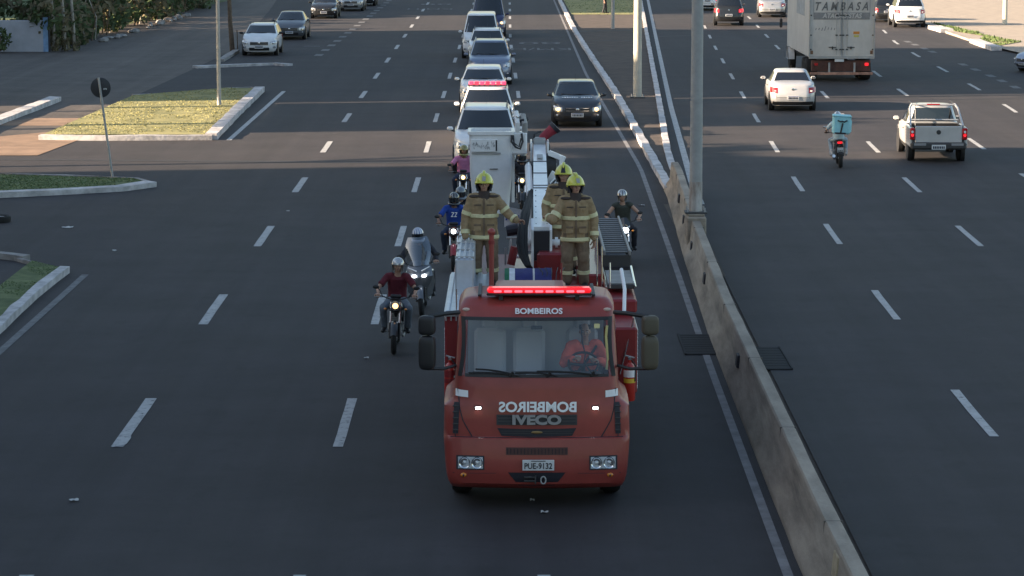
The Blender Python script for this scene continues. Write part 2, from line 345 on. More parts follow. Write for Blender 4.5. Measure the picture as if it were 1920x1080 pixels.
def car(name, kind, paintm, X, Y, rz, label, cat='car', group=None, lights='off', rear_on=False, rails=False, plate_txt=None, lower=None, bumper=None, scale=1.0, grille=M_BLACK, ow=None, roofblack=False):
    k = dict(KINDS_CAR[kind]); 
    if ow: k.update(ow)
    L, W, H = k['L'], k['W'], k['H']; h2 = L / 2; a0 = W / 2
    root = empty(name, (X, Y, 0), rz, label, cat, group); root.scale = (scale,) * 3
    zb, zn, zc = k['gc'], k['zn'], k['zc']
    cowl = h2 - k['hood']; rtr = -h2 + k['rr']                       # rear deck start
    cabr = -h2 + 1.62 if kind == 'pickup' else -h2
    top = lambda y: interp([(-h2, k['zt']), (rtr + .05, k['zd']), (cowl, zc), (h2 - .35, zn + (zc - zn) * .45), (h2 - .1, zn)], y)
    sh = Shell([(zb, a0 * .90), (zb + .14, a0 * .975), (.62, a0), (.85, a0 * .985), (1.2, a0 * .93)],
               [(zb, h2 - .10), (zb + .12, h2 - .02), (.5, h2), (.68, h2 - .02), (zn, h2 - .09)],
               [(zb, -h2 + .10), (zb + .12, -h2 + .02), (.55, -h2), (.75, -h2 + .05), (k['zt'], -h2 + .13)], .30, .16, .08, .05)
    rear_y = lambda x, z: sh.ry(x, z)
    us = [0, .1, .22, .4, .58, .74, .88, 1.0]; rings = []
    for u in us:
        base = sh.ring(zb + u * (top(0) - zb)); rr = []
        for x, y in base:
            z = zb + u * (top(y) - zb); f = (sh.F(z) - sh.F(.5)) if y > 0 else 0; g = (sh.Rr(z) - sh.Rr(.5)) if y < 0 else 0
            sc = sh.A(z) / sh.A(zb + u * (top(0) - zb))
            # redo y from the level's own z so patches sit on it
            fr = (sh.F(zb + u * (top(0) - zb)) - sh.F(.5)) if y > 0 else 0; gr = (sh.Rr(zb + u * (top(0) - zb)) - sh.Rr(.5)) if y < 0 else 0
            wgt = min(1, max(0, (abs(y) - h2 + .7) / .5))
            rr.append((x * sc, y + ((f - fr) + (g - gr)) * wgt, z))
        rings.append(rr)
    for sc, dz in ((.96, .022), (.86, .045), (.6, .07), (.25, .085), (.02, .09)):
        rings.append([(x * sc, y * (sc if abs(sc) < .9 else .5 + sc / 2), 0) for x, y, z in rings[7]])
        rings[-1] = [(x, y, top(y) + dz) for x, y, z in rings[-1]]
    b = MB()
    if kind == 'pickup':          # cut the body behind the cab, a bed follows
        rings = [[(x, max(y, cabr) if y < cabr else y, z if y >= cabr else zb + (z - zb)) for x, y, z in r] for r in rings]
    b.loft(rings, paintm)
    b.build("body", root, 40)
    # greenhouse
    yw = cowl - k['ws']; rtop = (cabr + .10) if kind == 'pickup' else (rtr + k['rb']); rbot = cabr if kind == 'pickup' else rtr + .02
    if kind == 'sedan': rtop = rtr + .72
    zg = zc - .04; zr = H - .07
    gs = Shell([(zg, a0 * .93), (zg + .08, a0 * .915), (zr, a0 * (.70 if kind == 'sedan' else .735))], [(zg, cowl + .06), (zr, yw)], [(zg, rbot), (zg + .06, rbot + .02), (zr, rtop)], .16, .14, .06, .02)
    g = MB(); gr = []
    for q in (0, .06, .25, .5, .75, 1): 
        z = zg + (zr - zg) * q; gr.append([(x, y, z) for x, y in gs.ring(z, ns=6)])
    c0 = (yw + rtop) / 2
    for sc, dz in ((.97, .03), (.9, .05), (.6, .065), (.05, .07)):
        gr.append([(x * sc, c0 + (y - c0) * sc, zr + dz) for x, y, z in gr[5]])
    g.loft(gr, paintm, cap=True); g.build("cabin", root, 45)
    e = .008
    wz0, wz1 = zg + .09, zr - .025
    G = MB(); G.grid(lambda u, v: ((u * 2 - 1) * (gs.A(wz0 + (wz1 - wz0) * v) - .07), gs.fy((u * 2 - 1) * (gs.A(wz0 + (wz1 - wz0) * v) - .07), wz0 + (wz1 - wz0) * v) + e, wz0 + (wz1 - wz0) * v + e * .5), 10, 3, M_CARGLASS)
    wsn = G.build("windscreen", root)
    wp = MB()
    for x0, x1 in ((-.5, .05), (.05, .55)):
        wp.tube([(x0, gs.fy(x0, wz0) + .03, wz0 + .02), ((x0 + x1) / 2, gs.fy((x0 + x1) / 2, wz0 + .03) + .03, wz0 + .045), (x1, gs.fy(x1, wz0 + .05) + .025, wz0 + .05)], .012, M_BLACK, 5)
    wp.build("wiper", wsn)
    if kind != 'van' or True:
        G = MB(); rz0 = zg + (.14 if kind != 'sedan' else .07); rz1 = zr - .04
        G.grid(lambda u, v: ((1 - u * 2) * (gs.A(rz0 + (rz1 - rz0) * v) - .11), gs.ry((1 - u * 2) * (gs.A(rz0 + (rz1 - rz0) * v) - .11), rz0 + (rz1 - rz0) * v) - e, rz0 + (rz1 - rz0) * v + e * .5), 10, 3, M_CARGLASS)
        G.build("rear_window", root)
    for sd in (1, -1):
        spl = [(-.86, -.08), (-.02, .80)] if kind != 'pickup' else [(-.75, .78)]
        if kind in ('suv', 'van'): spl = [(-.92, -.52), (-.48, .06), (.1, .82)]
        for i, (p, q) in enumerate(spl):
            def sf(u, v, p=p, q=q, sd=sd):
                z = zg + .10 + (zr - zg - .13) * v; f, r_ = gs.F(z) - .14, gs.Rr(z) + .06; m_, hh = (f + r_) / 2, (f - r_) / 2
                y = m_ + hh * .97 * (p + (q - p) * u); return (sd * (gs.sx(y, z) + .006), y, z)
            MB().grid(sf, 6, 2, M_CARGLASS).build("side_window", root)
        # door seams and handles
        sm = MB()
        for ys in ([cowl - .35, c0 - .15, rtop + .05] if kind != 'pickup' else [cowl - .35, cabr + .25]):
            sm.grid(lambda u, v, ys=ys: (sd * (sh.sx(ys + .014 * u, .42 + v * (top(ys) - .5)) + .003), ys + .014 * u, .42 + v * (top(ys) - .5)), 1, 5, M_INK)
        sm.build("door_seam", root)
        hd = MB()
        for ys in ([c0 - .02, rtop + .25] if kind != 'pickup' else [cabr + .4]): hd.box((sd * (sh.sx(ys, .88) + .012), ys, top(ys) - .14), (.03, .17, .03), M_DGREY if paintm is not M_CHROME else M_CHROME, bev=.008)
        hd.build("door_handle", root)
        mm = MB(); mx = sd * (a0 + .075); my = cowl - .16
        mm.box((mx, my, zc + .08), (.18, .09, .12), lower or paintm, bev=.04)
        mm.tube([(sd * (a0 - .06), my - .02, zc + .0), (mx, my, zc + .05)], .025, M_BLACK, 6)
        mm.box((mx, my - .05, zc + .08), (.14, .008, .09), M_CHROME)
        mm.build("wing_mirror", root)
        # arches and sills
        ar = MB()
        for wy in (h2 - .82, -h2 + .80):
            T = Matrix.Translation((sd * (a0 - .13), wy, k['r'])) @ Matrix.Rotation(R(90) * sd, 4, 'Y')
            ar.lathe([(k['r'] + .075, 0), (k['r'] + .075, .114), (k['r'] + .05, .12), (k['r'] - .02, .12), (.05, .12)], M_BLACK, 20, T)
        ar.grid(lambda u, v: (sd * (sh.sx(-h2 + 1.2 + u * (L - 2.4), zb + .02 + .1 * v) + .006), -h2 + 1.2 + u * (L - 2.4), zb + .02 + .12 * v), 6, 1, M_BLACK)
        ar.build("arch_trim", root)
        for wy in (h2 - .82, -h2 + .80): wheel("wheel", root, (sd * (a0 - .12), wy, k['r']), k['r'], .21, side=sd)
    # front patches
    def fp(x0, x1, z0, z1, m, nm, nx=8, nz=2, off=.012, M2=None, par=root, fn=None):
        q = M2 or MB(); q.grid(lambda u, v: (x0 + (x1 - x0) * u, sh.fy(x0 + (x1 - x0) * u, (zz := z0 + (z1 - z0) * v) if not fn else (zz := fn(u, v))) + off, zz), nx, nz, m)
        return q if M2 else q.build(nm, par)
    def rp(x0, x1, z0, z1, m, nm, off=.012, fn=None, par=root, nx=8):
        q = MB(); q.grid(lambda u, v: (x0 + (x1 - x0) * u, sh.ry(x0 + (x1 - x0) * u, (zz := z0 + (z1 - z0) * v) if not fn else (zz := fn(u, v))) - off, zz), nx, 2, m)
        return q.build(nm, par)
    gz0, gz1 = zn - .20, zn - .05
    gr_ = fp(-.42 * W / 1.7, .42 * W / 1.7, gz0, gz1, grille, "grille")
    ch = MB()
    for zz in (gz0 + .05, gz1 - .01): ch.grid(lambda u, v: (-.4 + .8 * u, sh.fy(-.4 + .8 * u, zz) + .018, zz - .008 + .018 * v), 8, 1, M_CHROME)
    ch.ball((0, sh.fy(0, gz1 - .05) + .02, gz1 - .05), (.06, .012, .05), M_CHROME)
    ch.build("badge_bar", gr_)
    fp(-.48, .48, zb + .06, zb + .20, M_BLACK, "lower_intake")
    if bumper: fp(-a0 * .93, a0 * .93, zb + .02, zb + .24, bumper, "bumper_trim", nx=12, off=.008)
    for sd in (1, -1):
        xi, xo = sd * a0 * .60, sd * (a0 - .05)
        hl = MB(); hl.grid(lambda u, v: (xi + (xo - xi) * u, sh.fy(xi + (xo - xi) * u, zn - .17 + .02 * u + (.13 + .05 * u) * v) + .014, zn - .17 + .02 * u + (.13 + .05 * u) * v), 8, 3, M_LENS)
        h_ = hl.build("headlight", root)
        on = lights == 'on' or (lights == 'left' and sd > 0) or (lights == 'right' and sd < 0)
        bl = MB(); bx = sd * a0 * .74; bl.ball((bx, sh.fy(bx, zn - .1) + .0, zn - .10), (.085, .05, .07) if on else (.065, .05, .055), M_LAMP if on else M_CHROME); bl.build("bulb", h_)
        fx = sd * a0 * .80; fo = MB(); fo.ball((fx, sh.fy(fx, zb + .2) + .0, zb + .22), (.09, .02, .055), M_BLACK); fo.ball((fx, sh.fy(fx, zb + .2) + .012, zb + .22), (.045, .02, .04), M_LENS); fo.build("fog_lamp", root)
    def plate(y, z, face, nm):
        q = MB(); q.box((0, y, z), (.42, .012, .14), M_PLATE, bev=.003)
        o = q.build(nm, root); t = MB()
        for i in range(7): t.box((-.155 + i * .052, y + face * .008, z - .01), (.034, .003, .075), M_INK)
        t.box((0, y + face * .008, z + .052), (.38, .003, .018), mat("plate_blue", (.03, .06, .25)))
        t.build("plate_characters", o)
    plate(sh.fy(0, zn - .26) + .02, zn - .29, 1, "front_plate")
    # rear
    tl = M_TAILL if rear_on else M_TAIL
    if kind in ('suv', 'hatch', 'van', 'sedan'):
        for sd in (1, -1):
            xi, xo = sd * a0 * .66, sd * (a0 - .035)
            q = MB(); q.grid(lambda u, v: (xi + (xo - xi) * u, sh.ry(xi + (xo - xi) * u, k['zt'] - .26 + .20 * v + .03 * u) - .012, k['zt'] - .26 + .20 * v + .03 * u), 8, 2, tl)
            o = q.build("tail_light", root); q = MB(); q.grid(lambda u, v: (xi * 1.08 + sd * .08 * u, sh.ry(xi * 1.08, k['zt'] - .2) - .02, k['zt'] - .2 + .05 * v), 1, 1, M_WHITEP if not rear_on else M_REDB); q.build("lamp_cell", o)
        q = MB()
        for x in (-a0 * .7, a0 * .7): q.grid(lambda u, v: (x + .012 * u, sh.ry(x, zb + .25 + (k['zt'] - zb - .3) * v) - .006, zb + .25 + (k['zt'] - zb - .3) * v), 1, 6, M_INK)
        q.grid(lambda u, v: (-a0 * .7 + a0 * 1.4 * u, sh.ry(-a0 * .7 + a0 * 1.4 * u, zb + .3) - .007, zb + .30 + .014 * v), 10, 1, M_INK)
        q.build("tailgate_seam", root)
        rp(-a0 * .86, a0 * .86, zb + .03, zb + .16, M_BLACK, "rear_diffuser", nx=12)
        q = MB(); q.ball((0, sh.ry(0, k['zt'] - .12) - .012, k['zt'] - .12), (.06, .01, .05), M_CHROME); q.build("rear_badge", root)
        plate(sh.ry(0, .62) - .02, .66 if kind != 'sedan' else .50, -1, "rear_plate")
    if rails:
        for sd in (1, -1):
            q = MB(); xr = sd * a0 * .66
            q.tube([(xr, yw - .12, H - .04), (xr, yw - .22, H + .035), (xr, rtop + .3, H + .035), (xr, rtop + .2, H - .04)], .018, M_DGREY if rails is True else rails, 6); q.build("roof_rail", root)
    q = MB(); q.tube([(0, rtop + .3, H - .01), (0, rtop + .1, H + .16)], .006, M_BLACK, 5); q.build("aerial", root)
    root["_d"] = 0; del root["_d"]
    return root, sh, gs, k
def pickup_bed(root, sh, k, paintm, parent_rack=True):
    L, W = k['L'], k['W']; h2, a0 = L / 2, W / 2; y0, y1 = -h2, -h2 + 1.66; zt = k['zt']; zb = k['gc']
    b = MB()
    for sd in (1, -1):
        b.box((sd * (a0 - .05), (y0 + y1) / 2 + .02, (zb + .16 + zt) / 2), (.10, y1 - y0 - .04, zt - zb - .16), paintm, bev=.03)
    b.box((0, (y0 + y1) / 2, .58), (W - .16, y1 - y0, .06), M_BLACK)
    b.box((0, y1 - .03, .8), (W - .18, .05, .5), M_BLACK); b.box((-W / 2 + .12, (y0 + y1) / 2, .82), (.02, y1 - y0 - .1, .44), M_BLACK); b.box((W / 2 - .12, (y0 + y1) / 2, .82), (.02, y1 - y0 - .1, .44), M_BLACK)
    b.build("cargo_bed", root)
    t = MB(); t.box((0, y0 + .03, (zt + .52) / 2 + .03), (W - .34, .06, zt - .50), paintm, bev=.02)
    g = t.build("tailgate", root); t = MB(); t.lathe([(.07, 0), (.07, .01), (.055, .014), (.05, .008)], M_DGREY, 16, Matrix.Translation((0, y0 - .002, zt - .14)) @ Matrix.Rotation(R(90), 4, 'X')); t.box((0, y0 - .008, zt - .14), (.05, .01, .05), M_DGREY); t.build("badge", g)
    for sd in (1, -1):
        t = MB(); t.box((sd * (a0 - .085), y0 + .03, .86), (.15, .10, .36), M_TAIL, bev=.03); o = t.build("tail_light", root)
        t = MB(); t.lathe([(.045, 0), (.04, .012), (.03, .004)], M_TAILL, 12, Matrix.Translation((sd * (a0 - .085), y0 - .018, .82)) @ Matrix.Rotation(R(90), 4, 'X')); t.lathe([(.04, 0), (.035, .012)], M_WHITEP, 12, Matrix.Translation((sd * (a0 - .085), y0 - .018, .92)) @ Matrix.Rotation(R(90), 4, 'X')); t.build("lamp_cell", o)
    t = MB(); t.box((0, y0 - .02, .50), (W - .06, .16, .22), M_DGREY, bev=.05)
    o = t.build("rear_bumper", root); t = MB()
    for sd in (1, -1): t.box((sd * .56, y0 - .106, .55), (.36, .02, .07), mat("grey_step", (.3, .3, .31), .6))
    t.build("bumper_step", o)
    t = MB(); t.box((0, y0 - .11, .47), (.42, .012, .14), M_PLATE); o = t.build("rear_plate", root); t = MB()
    for i in range(7): t.box((-.155 + i * .052, y0 - .119, .46), (.034, .003, .075), M_INK)
    t.build("plate_characters", o)
    # sports bar behind the cab
    t = MB(); H = k['H']
    for sd in (1, -1):
        t.tube([(sd * (a0 - .08), y0 + .55, zt), (sd * (a0 - .14), y1 - .25, H - .1), (sd * (a0 - .22), y1 - .05, H + .02)], .035, paintm, 8)
        t.tube([(sd * (a0 - .22), y1 - .05, H + .02), (sd * (a0 - .24), y1 + .9, H + .04)], .022, M_BLACK, 6)
    t.tube([(-(a0 - .2), y1 - .1, H), ((a0 - .2), y1 - .1, H)], .03, paintm, 8)
    t.tube([(-(a0 - .12), y1 - .25, zt + .12), ((a0 - .12), y1 - .25, zt + .12)], .025, paintm, 8)
    t.box((0, y1 - .1, H + .005), (.42, .06, .05), M_TAIL, bev=.015)
    t.tube([(-.55, y1 - .2, zt - .1), (-.55, y1 - .1, H + .05)], .012, M_STEEL, 6)
    t.build("roll_bar", root)

# ------------------------------------------------------------------ remeshed organic bodies
def organic(mb, name, vox, m, parent=None, smooth_it=3, fold=0.0, fscale=6.0, extra=None):
    me = mb.mesh("tmp", 0); o = bpy.data.objects.new("tmp", me); COL.objects.link(o)
    mo = o.modifiers.new("r", 'REMESH'); mo.mode = 'VOXEL'; mo.voxel_size = vox
    sm = o.modifiers.new("s", 'SMOOTH'); sm.factor = .5; sm.iterations = smooth_it
    dg = bpy.context.evaluated_depsgraph_get(); dg.update(); ev = o.evaluated_get(dg); m2 = ev.to_mesh()
    vs = [v.co.copy() for v in m2.vertices]; ns = [v.normal.copy() for v in m2.vertices]; fs = [tuple(p.vertices) for p in m2.polygons]
    ev.to_mesh_clear(); bpy.data.objects.remove(o); bpy.data.meshes.remove(me)
    if fold:
        vs = [v + n * fold * (noise.noise(Vector((v.x * fscale, v.y * fscale, v.z * fscale * .8))) + .5 * noise.noise(v * fscale * 2.3)) for v, n in zip(vs, ns)]
    q = MB(); q.add(vs, fs, m)
    if extra: extra(q)
    return q.build(name, parent, 180)
def capsule(mb, a, b, r0, r1, m, n=12, sc=(1, 1)):
    a, b = Vector(a), Vector(b); mb.tube([a, a.lerp(b, .5), b], [r0, (r0 + r1) / 2 * 1.02, r1], m, n, sc=sc); mb.ball(a, r0 * .99, m, 10, 6); mb.ball(b, r1 * .99, m, 10, 6)
def rot_to(d, up=Vector((0, 0, 1))):
    d = Vector(d).normalized(); x = d.cross(up)
    if x.length < 1e-3: x = Vector((1, 0, 0))
    x.normalize(); z = x.cross(d); return Matrix((x, d, z)).transposed().to_4x4()
def hand(q, wrist, d, palmn, m, side, curl=.6, sc=1.0):
    """five fingers; d points from wrist along the palm, palmn is the palm's normal (towards which fingers curl)"""
    d = Vector(d).normalized(); p = Vector(palmn); p = (p - d * p.dot(d)).normalized(); x = d.cross(p) * side
    W_ = Vector(wrist)
    c = W_ + d * .05 * sc
    Mx = Matrix((x, d, p)).transposed().to_4x4(); Mx.translation = c
    q.ball((0, 0, 0), (.042 * sc, .055 * sc, .017 * sc), m, 10, 6, Mx)
    for i, (ox, ln) in enumerate(((-.030, .072), (-.010, .082), (.011, .078), (.030, .060))):
        b = W_ + d * .088 * sc + x * ox * sc; pts = [b - d * .02]; an = 0; cur = b; pts.append(b)
        for j, fr in enumerate((.45, .32, .23)):
            an += curl * (.8 if j == 0 else 1.0); dd = d * math.cos(an) + p * math.sin(an); cur = cur + dd * ln * fr * sc; pts.append(cur)
        q.tube(pts, [.0095 * sc, .0095 * sc, .009 * sc, .008 * sc, .006 * sc], m, 6)
    tb = W_ + d * .03 * sc - x * .032 * sc; t1 = tb + (d * .6 - x * .7 + p * .3).normalized() * .036 * sc; t2 = t1 + (d * .8 - x * .1 + p * .5).normalized() * .03 * sc
    q.tube([tb, t1, t2, t2 + (t2 - t1) * .5], [.013 * sc, .011 * sc, .0095 * sc, .007 * sc], m, 6)
def head(mb, c, F, m, sc=1.0):
    """head of height ~.235 round centre c, facing along the matrix F's -Y"""
    M = Matrix.Translation(c) @ F @ Matrix.Scale(sc, 4)
    mb.ball((0, .012, .03), (.076, .092, .088), m, 14, 10, M)
    mb.ball((0, -.022, -.045), (.058, .062, .062), m, 12, 8, M)
    mb.ball((0, -.045, -.085), (.034, .034, .026), m, 10, 6, M)
    mb.tube([(0, -.088, .018), (0, -.106, -.012), (0, -.110, -.024)], [.008, .012, .015], m, 8, M=M)
    for s_ in (1, -1):
        mb.ball((s_ * .076, .008, -.005), (.012, .022, .032), m, 8, 6, M); mb.ball((s_ * .04, -.06, -.025), (.026, .024, .022), m, 8, 6, M)
    mb.box((0, -.080, .032), (.10, .014, .012), m, bev=.004, M=M)
def face_bits(q, c, F, m_hair, sc=1.0, shut=False):
    M = Matrix.Translation(c) @ F @ Matrix.Scale(sc, 4)
    we, dk = mat("eye_white", (.6, .58, .55), .3), mat("eye_dark", (.03, .02, .015), .3); lip = mat("lip", (.30, .11, .09), .5)
    for s_ in (1, -1):
        q.ball((s_ * .031, -.079, .008), (.014, .010, .007), we, 8, 6, M); q.ball((s_ * .031, -.0855, .008), (.006, .006, .006), dk, 6, 5, M)
        q.box((s_ * .031, -.088, .029), (.036, .006, .007), m_hair, M=M)
    q.ball((0, -.096, -.054), (.024, .008, .0075), lip, 8, 6, M)
def ellring(c, a, b, z, n=20, tilt=0.0):
    return [(c[0] + a * math.cos(t) * (1 if abs(math.cos(t)) > 0 else 1), c[1] + b * math.sin(t), z) for t in [2 * math.pi * i / n for i in range(n)]]
# ------------------------------------------------------------------ people (facing local -Y)
def fabric(name, col, col2=None, var=.14): return mat(name, col, .9, var=var, vscale=9, bump=.35, bscale=60, col2=col2)
M_TAN = fabric("bunker_cloth", (.335, .24, .135)); M_TAND = fabric("dark_bunker_cloth", (.19, .135, .09)); M_COLLAR = fabric("dark_collar", (.06, .045, .04))
M_REFL = mat("reflective_band", (.68, .64, .38), .45, var=.15, vscale=14)
M_YEL = mat("helmet_yellow", (.62, .61, .07), .28, coat=.7)
M_JEAN = fabric("blue_jeans", (.13, .18, .26)); M_DJEAN = fabric("dark_jeans", (.035, .05, .09)); M_GJEAN = fabric("grey_jeans", (.16, .19, .23))
M_HAIR = mat("dark_hair", (.02, .015, .012), .7)
def human(label, loc, rz, J, O, group=None, vox=.013):
    b = MB(); sk = O.get('skin', M_SKIN); F = J.get('F', Matrix.Identity(4)); tk = O.get('thick', 1.0)
    P, N, H_ = Vector(J['pelvis']), Vector(J['neck']), Vector(J['head'])
    head(b, H_, F, sk)
    b.tube([N - Vector((0, 0, .03)), N.lerp(H_, .5), H_ - Vector((0, 0, .02))], [.062, .052, .052], sk, 12)
    mid = P.lerp(N, .5) + Vector((0, J.get('curve', .0), 0)); T5 = [P - (N - P).normalized() * .06, P, P.lerp(mid, .7), mid.lerp(N, .45), N - (N - P) * .10, N]
    b.tube(T5, [.125, .13, .115, .13, .12, .05], sk, 16, sc=(.82, 1.18))
    for i in (0, 1):
        S_, E, W_ = J['sh'][i], J['el'][i], J['wr'][i]
        capsule(b, S_, E, .052, .038, sk); capsule(b, E, W_, .038, .026, sk)
        Hp, K, A = J['hip'][i], J['kn'][i], J['an'][i]; capsule(b, Hp, K, .082, .052, sk); capsule(b, K, A, .052, .036, sk)
    def extra(q):
        for i in (0, 1):
            hd = J['hd'][i]; hand(q, J['wr'][i], hd[0], hd[1], O.get('glove', sk), (1, -1)[i], hd[2], O.get('hsc', 1.05))
        face_bits(q, H_, F, O.get('hair', M_HAIR))
    o = organic(b, "person", vox, sk, None, 3, extra=extra); o.location = loc; o.rotation_euler = (0, 0, rz)
    tag(o, label, "person", group)
    s = MB(); m = O['shirt']; lo = O.get('hem', .06); T5[0] = P - (N - P).normalized() * lo
    s.tube(T5[:-1] + [N - (N - P) * .03], [r * tk for r in (O.get('hemr', .145), .145, .14, .152, .138, .075)], m, 20, sc=(.80, 1.25))
    for i in (0, 1):
        S_, E, W_ = Vector(J['sh'][i]), Vector(J['el'][i]), Vector(J['wr'][i]); inn = S_.lerp(N, .35)
        capsule(s, inn, S_, .075 * tk, .072 * tk, m)
        if O.get('sleeve') == 'long': capsule(s, S_, E, .070 * tk, .060 * tk, m); capsule(s, E, W_.lerp(E, .06), .060 * tk, .050 * tk, m)
        elif O.get('sleeve') == 'none': pass
        else: s.tube([S_, S_.lerp(E, .35), S_.lerp(E, .7)], [.070 * tk, .068 * tk, .066 * tk], m, 12); 
    sh = organic(s, O.get('sname', 'shirt'), vox, m, o, 2, .011 * tk ** 2, 8)
    t = MB(); m = O['trousers']
    t.tube([P + (N - P).normalized() * .05, P, P - (N - P).normalized() * .08], [.135 * tk, .14 * tk, .12 * tk], m, 18, sc=(.82, 1.2))
    for i in (0, 1):
        Hp, K, A = (Vector(J[x][i]) for x in ('hip', 'kn', 'an')); lg = 1.16 if tk > 1.2 else 1; capsule(t, Hp, K, .098 * tk, .072 * tk * lg, m); capsule(t, K, A.lerp(K, .05), .070 * tk * lg, .062 * tk * lg, m)
    organic(t, 'trousers', vox, m, o, 3, .010 * tk, 8)
    for i in (0, 1):
        A, T_ = Vector(J['an'][i]), Vector(J['toe'][i]); q = MB(); capsule(q, A + (A - T_) * .25 - Vector((0, 0, .03)), T_, .046, .040, O['boots']); capsule(q, A + Vector((0, 0, .10)), A, .055, .052, O['boots'])
        organic(q, 'boot' if O.get('boot') else 'shoe', .012, O['boots'], o, 3)
    return o, sh
def fire_helmet(o, c, F, badge=True):
    M = Matrix.Translation(Vector(c) + Vector((0, .01, .022))) @ F @ Matrix.Scale(1.10, 4); m = MB()
    def dome(u, v):
        th = u * 2 * math.pi; ph = v * math.pi * .5; r = math.cos(ph)
        y = math.sin(th) * r; low = -.015 - (.055 if y > 0.1 else 0) * min(1, max(0, y)) * (1 - v)
        rim = 1 + .05 * (1 - v) ** 4
        return (.128 * math.cos(th) * r * rim, .02 + .155 * y * rim, low + .150 * math.sin(ph) + .02)
    m.grid(dome, 28, 9, M_YEL, M)
    m.tube([(0, .165, .05), (0, .13, .115), (0, .06, .162), (0, .0, .172), (0, -.07, .150), (0, -.115, .105)], [.010, .014, .016, .015, .013, .006], M_YEL, 8, sc=(1, 1.5), M=M)
    m.tube([(-.132, -.02, -.0), (-.10, -.11, .012), (0, -.15, .022), (.10, -.11, .012), (.132, -.02, 0)], .009, M_YEL, 6, M=M)
    h = m.build("helmet", o, 60)
    q = MB()
    if badge: q.grid(lambda u, v: ((u - .5) * .055 * (1 - .4 * abs(v - .5)), -.152 + .045 * v, .045 + .07 * v), 4, 4, M_STEEL, M)
    else: q.grid(lambda u, v: ((u - .5) * .06 * (1.2 - .6 * v), -.150 + .08 * v, .035 + .115 * v), 4, 4, M_INK, M)
    q.build("helmet_badge", h, 60)
    q = MB()
    for s_ in (1, -1):
        q.tube([(s_ * .108, .01, .0), (s_ * .102, .0, -.06), (s_ * .085, -.01, -.105), (s_ * .06, -.03, -.13)], [.022, .02, .014, .008], M_INK, 8, M=M)
        q.ball((s_ * .125, .0, .0), (.012, .03, .03), M_YEL, 8, 6, M)
    q.grid(lambda u, v: (.112 * math.cos(math.pi * u), .03 + .125 * math.sin(math.pi * u), -.0 - .13 * v), 14, 3, M_INK, M)
    q.build("neck_guard", h)
def moto_helmet(o, c, F, m, visor=True, stripes=None, jaw=True):
    M = Matrix.Translation(c) @ F; q = MB()
    q.grid(lambda u, v: (.122 * math.cos(2 * math.pi * u) * math.cos(v * 1.5708), .01 + .145 * math.sin(2 * math.pi * u) * math.cos(v * 1.5708), .03 + .135 * math.sin(v * 1.5708)), 24, 8, m, M)
    q.grid(lambda u, v: (.122 * math.cos(-.35 + (math.pi + .7) * u) * (1 - .12 * v), .01 + .145 * math.sin(-.35 + (math.pi + .7) * u) * (1 - .1 * v), .03 - .15 * v), 18, 4, m, M)
    if jaw: q.tube([(-.118, .0, -.08), (-.095, -.09, -.105), (0, -.15, -.11), (.095, -.09, -.105), (.118, .0, -.08)], [.03, .032, .034, .032, .03], m, 10, M=M)
    h = q.build("helmet", o, 70)
    if stripes:
        q = MB()
        for k in stripes[1]:
            q.grid(lambda u, v: (.1235 * math.cos(k + .14 * u) * math.cos(v * 1.45) , .01 + .1465 * math.sin(k + .14 * u) * math.cos(v * 1.45), .032 + .136 * math.sin(v * 1.45)), 3, 8, stripes[0], M)
        q.build("helmet_stripes", h, 60)
    if visor:
        q = MB(); q.grid(lambda u, v: (.124 * math.cos(-2.85 + 2.55 * u), .008 + .150 * math.sin(-2.85 + 2.55 * u) - .01, .045 - .105 * v), 14, 4, visor if visor is not True else M_CARGLASS, M); q.build("visor", h, 60)
    return h
def stand_joints(wr, el, lean=0.0, hands=None):
    return dict(pelvis=(0, 0, .95), neck=(0, .0, 1.47), head=(0, -.02, 1.645), sh=[(-.20, 0, 1.40), (.20, 0, 1.40)], el=el, wr=wr,
                hip=[(-.10, 0, .90), (.10, 0, .90)], kn=[(-.13, -.02, .50), (.13, -.02, .50)], an=[(-.14, .03, .10), (.14, .03, .10)], toe=[(-.17, -.14, .045), (.17, -.14, .045)], hd=hands)
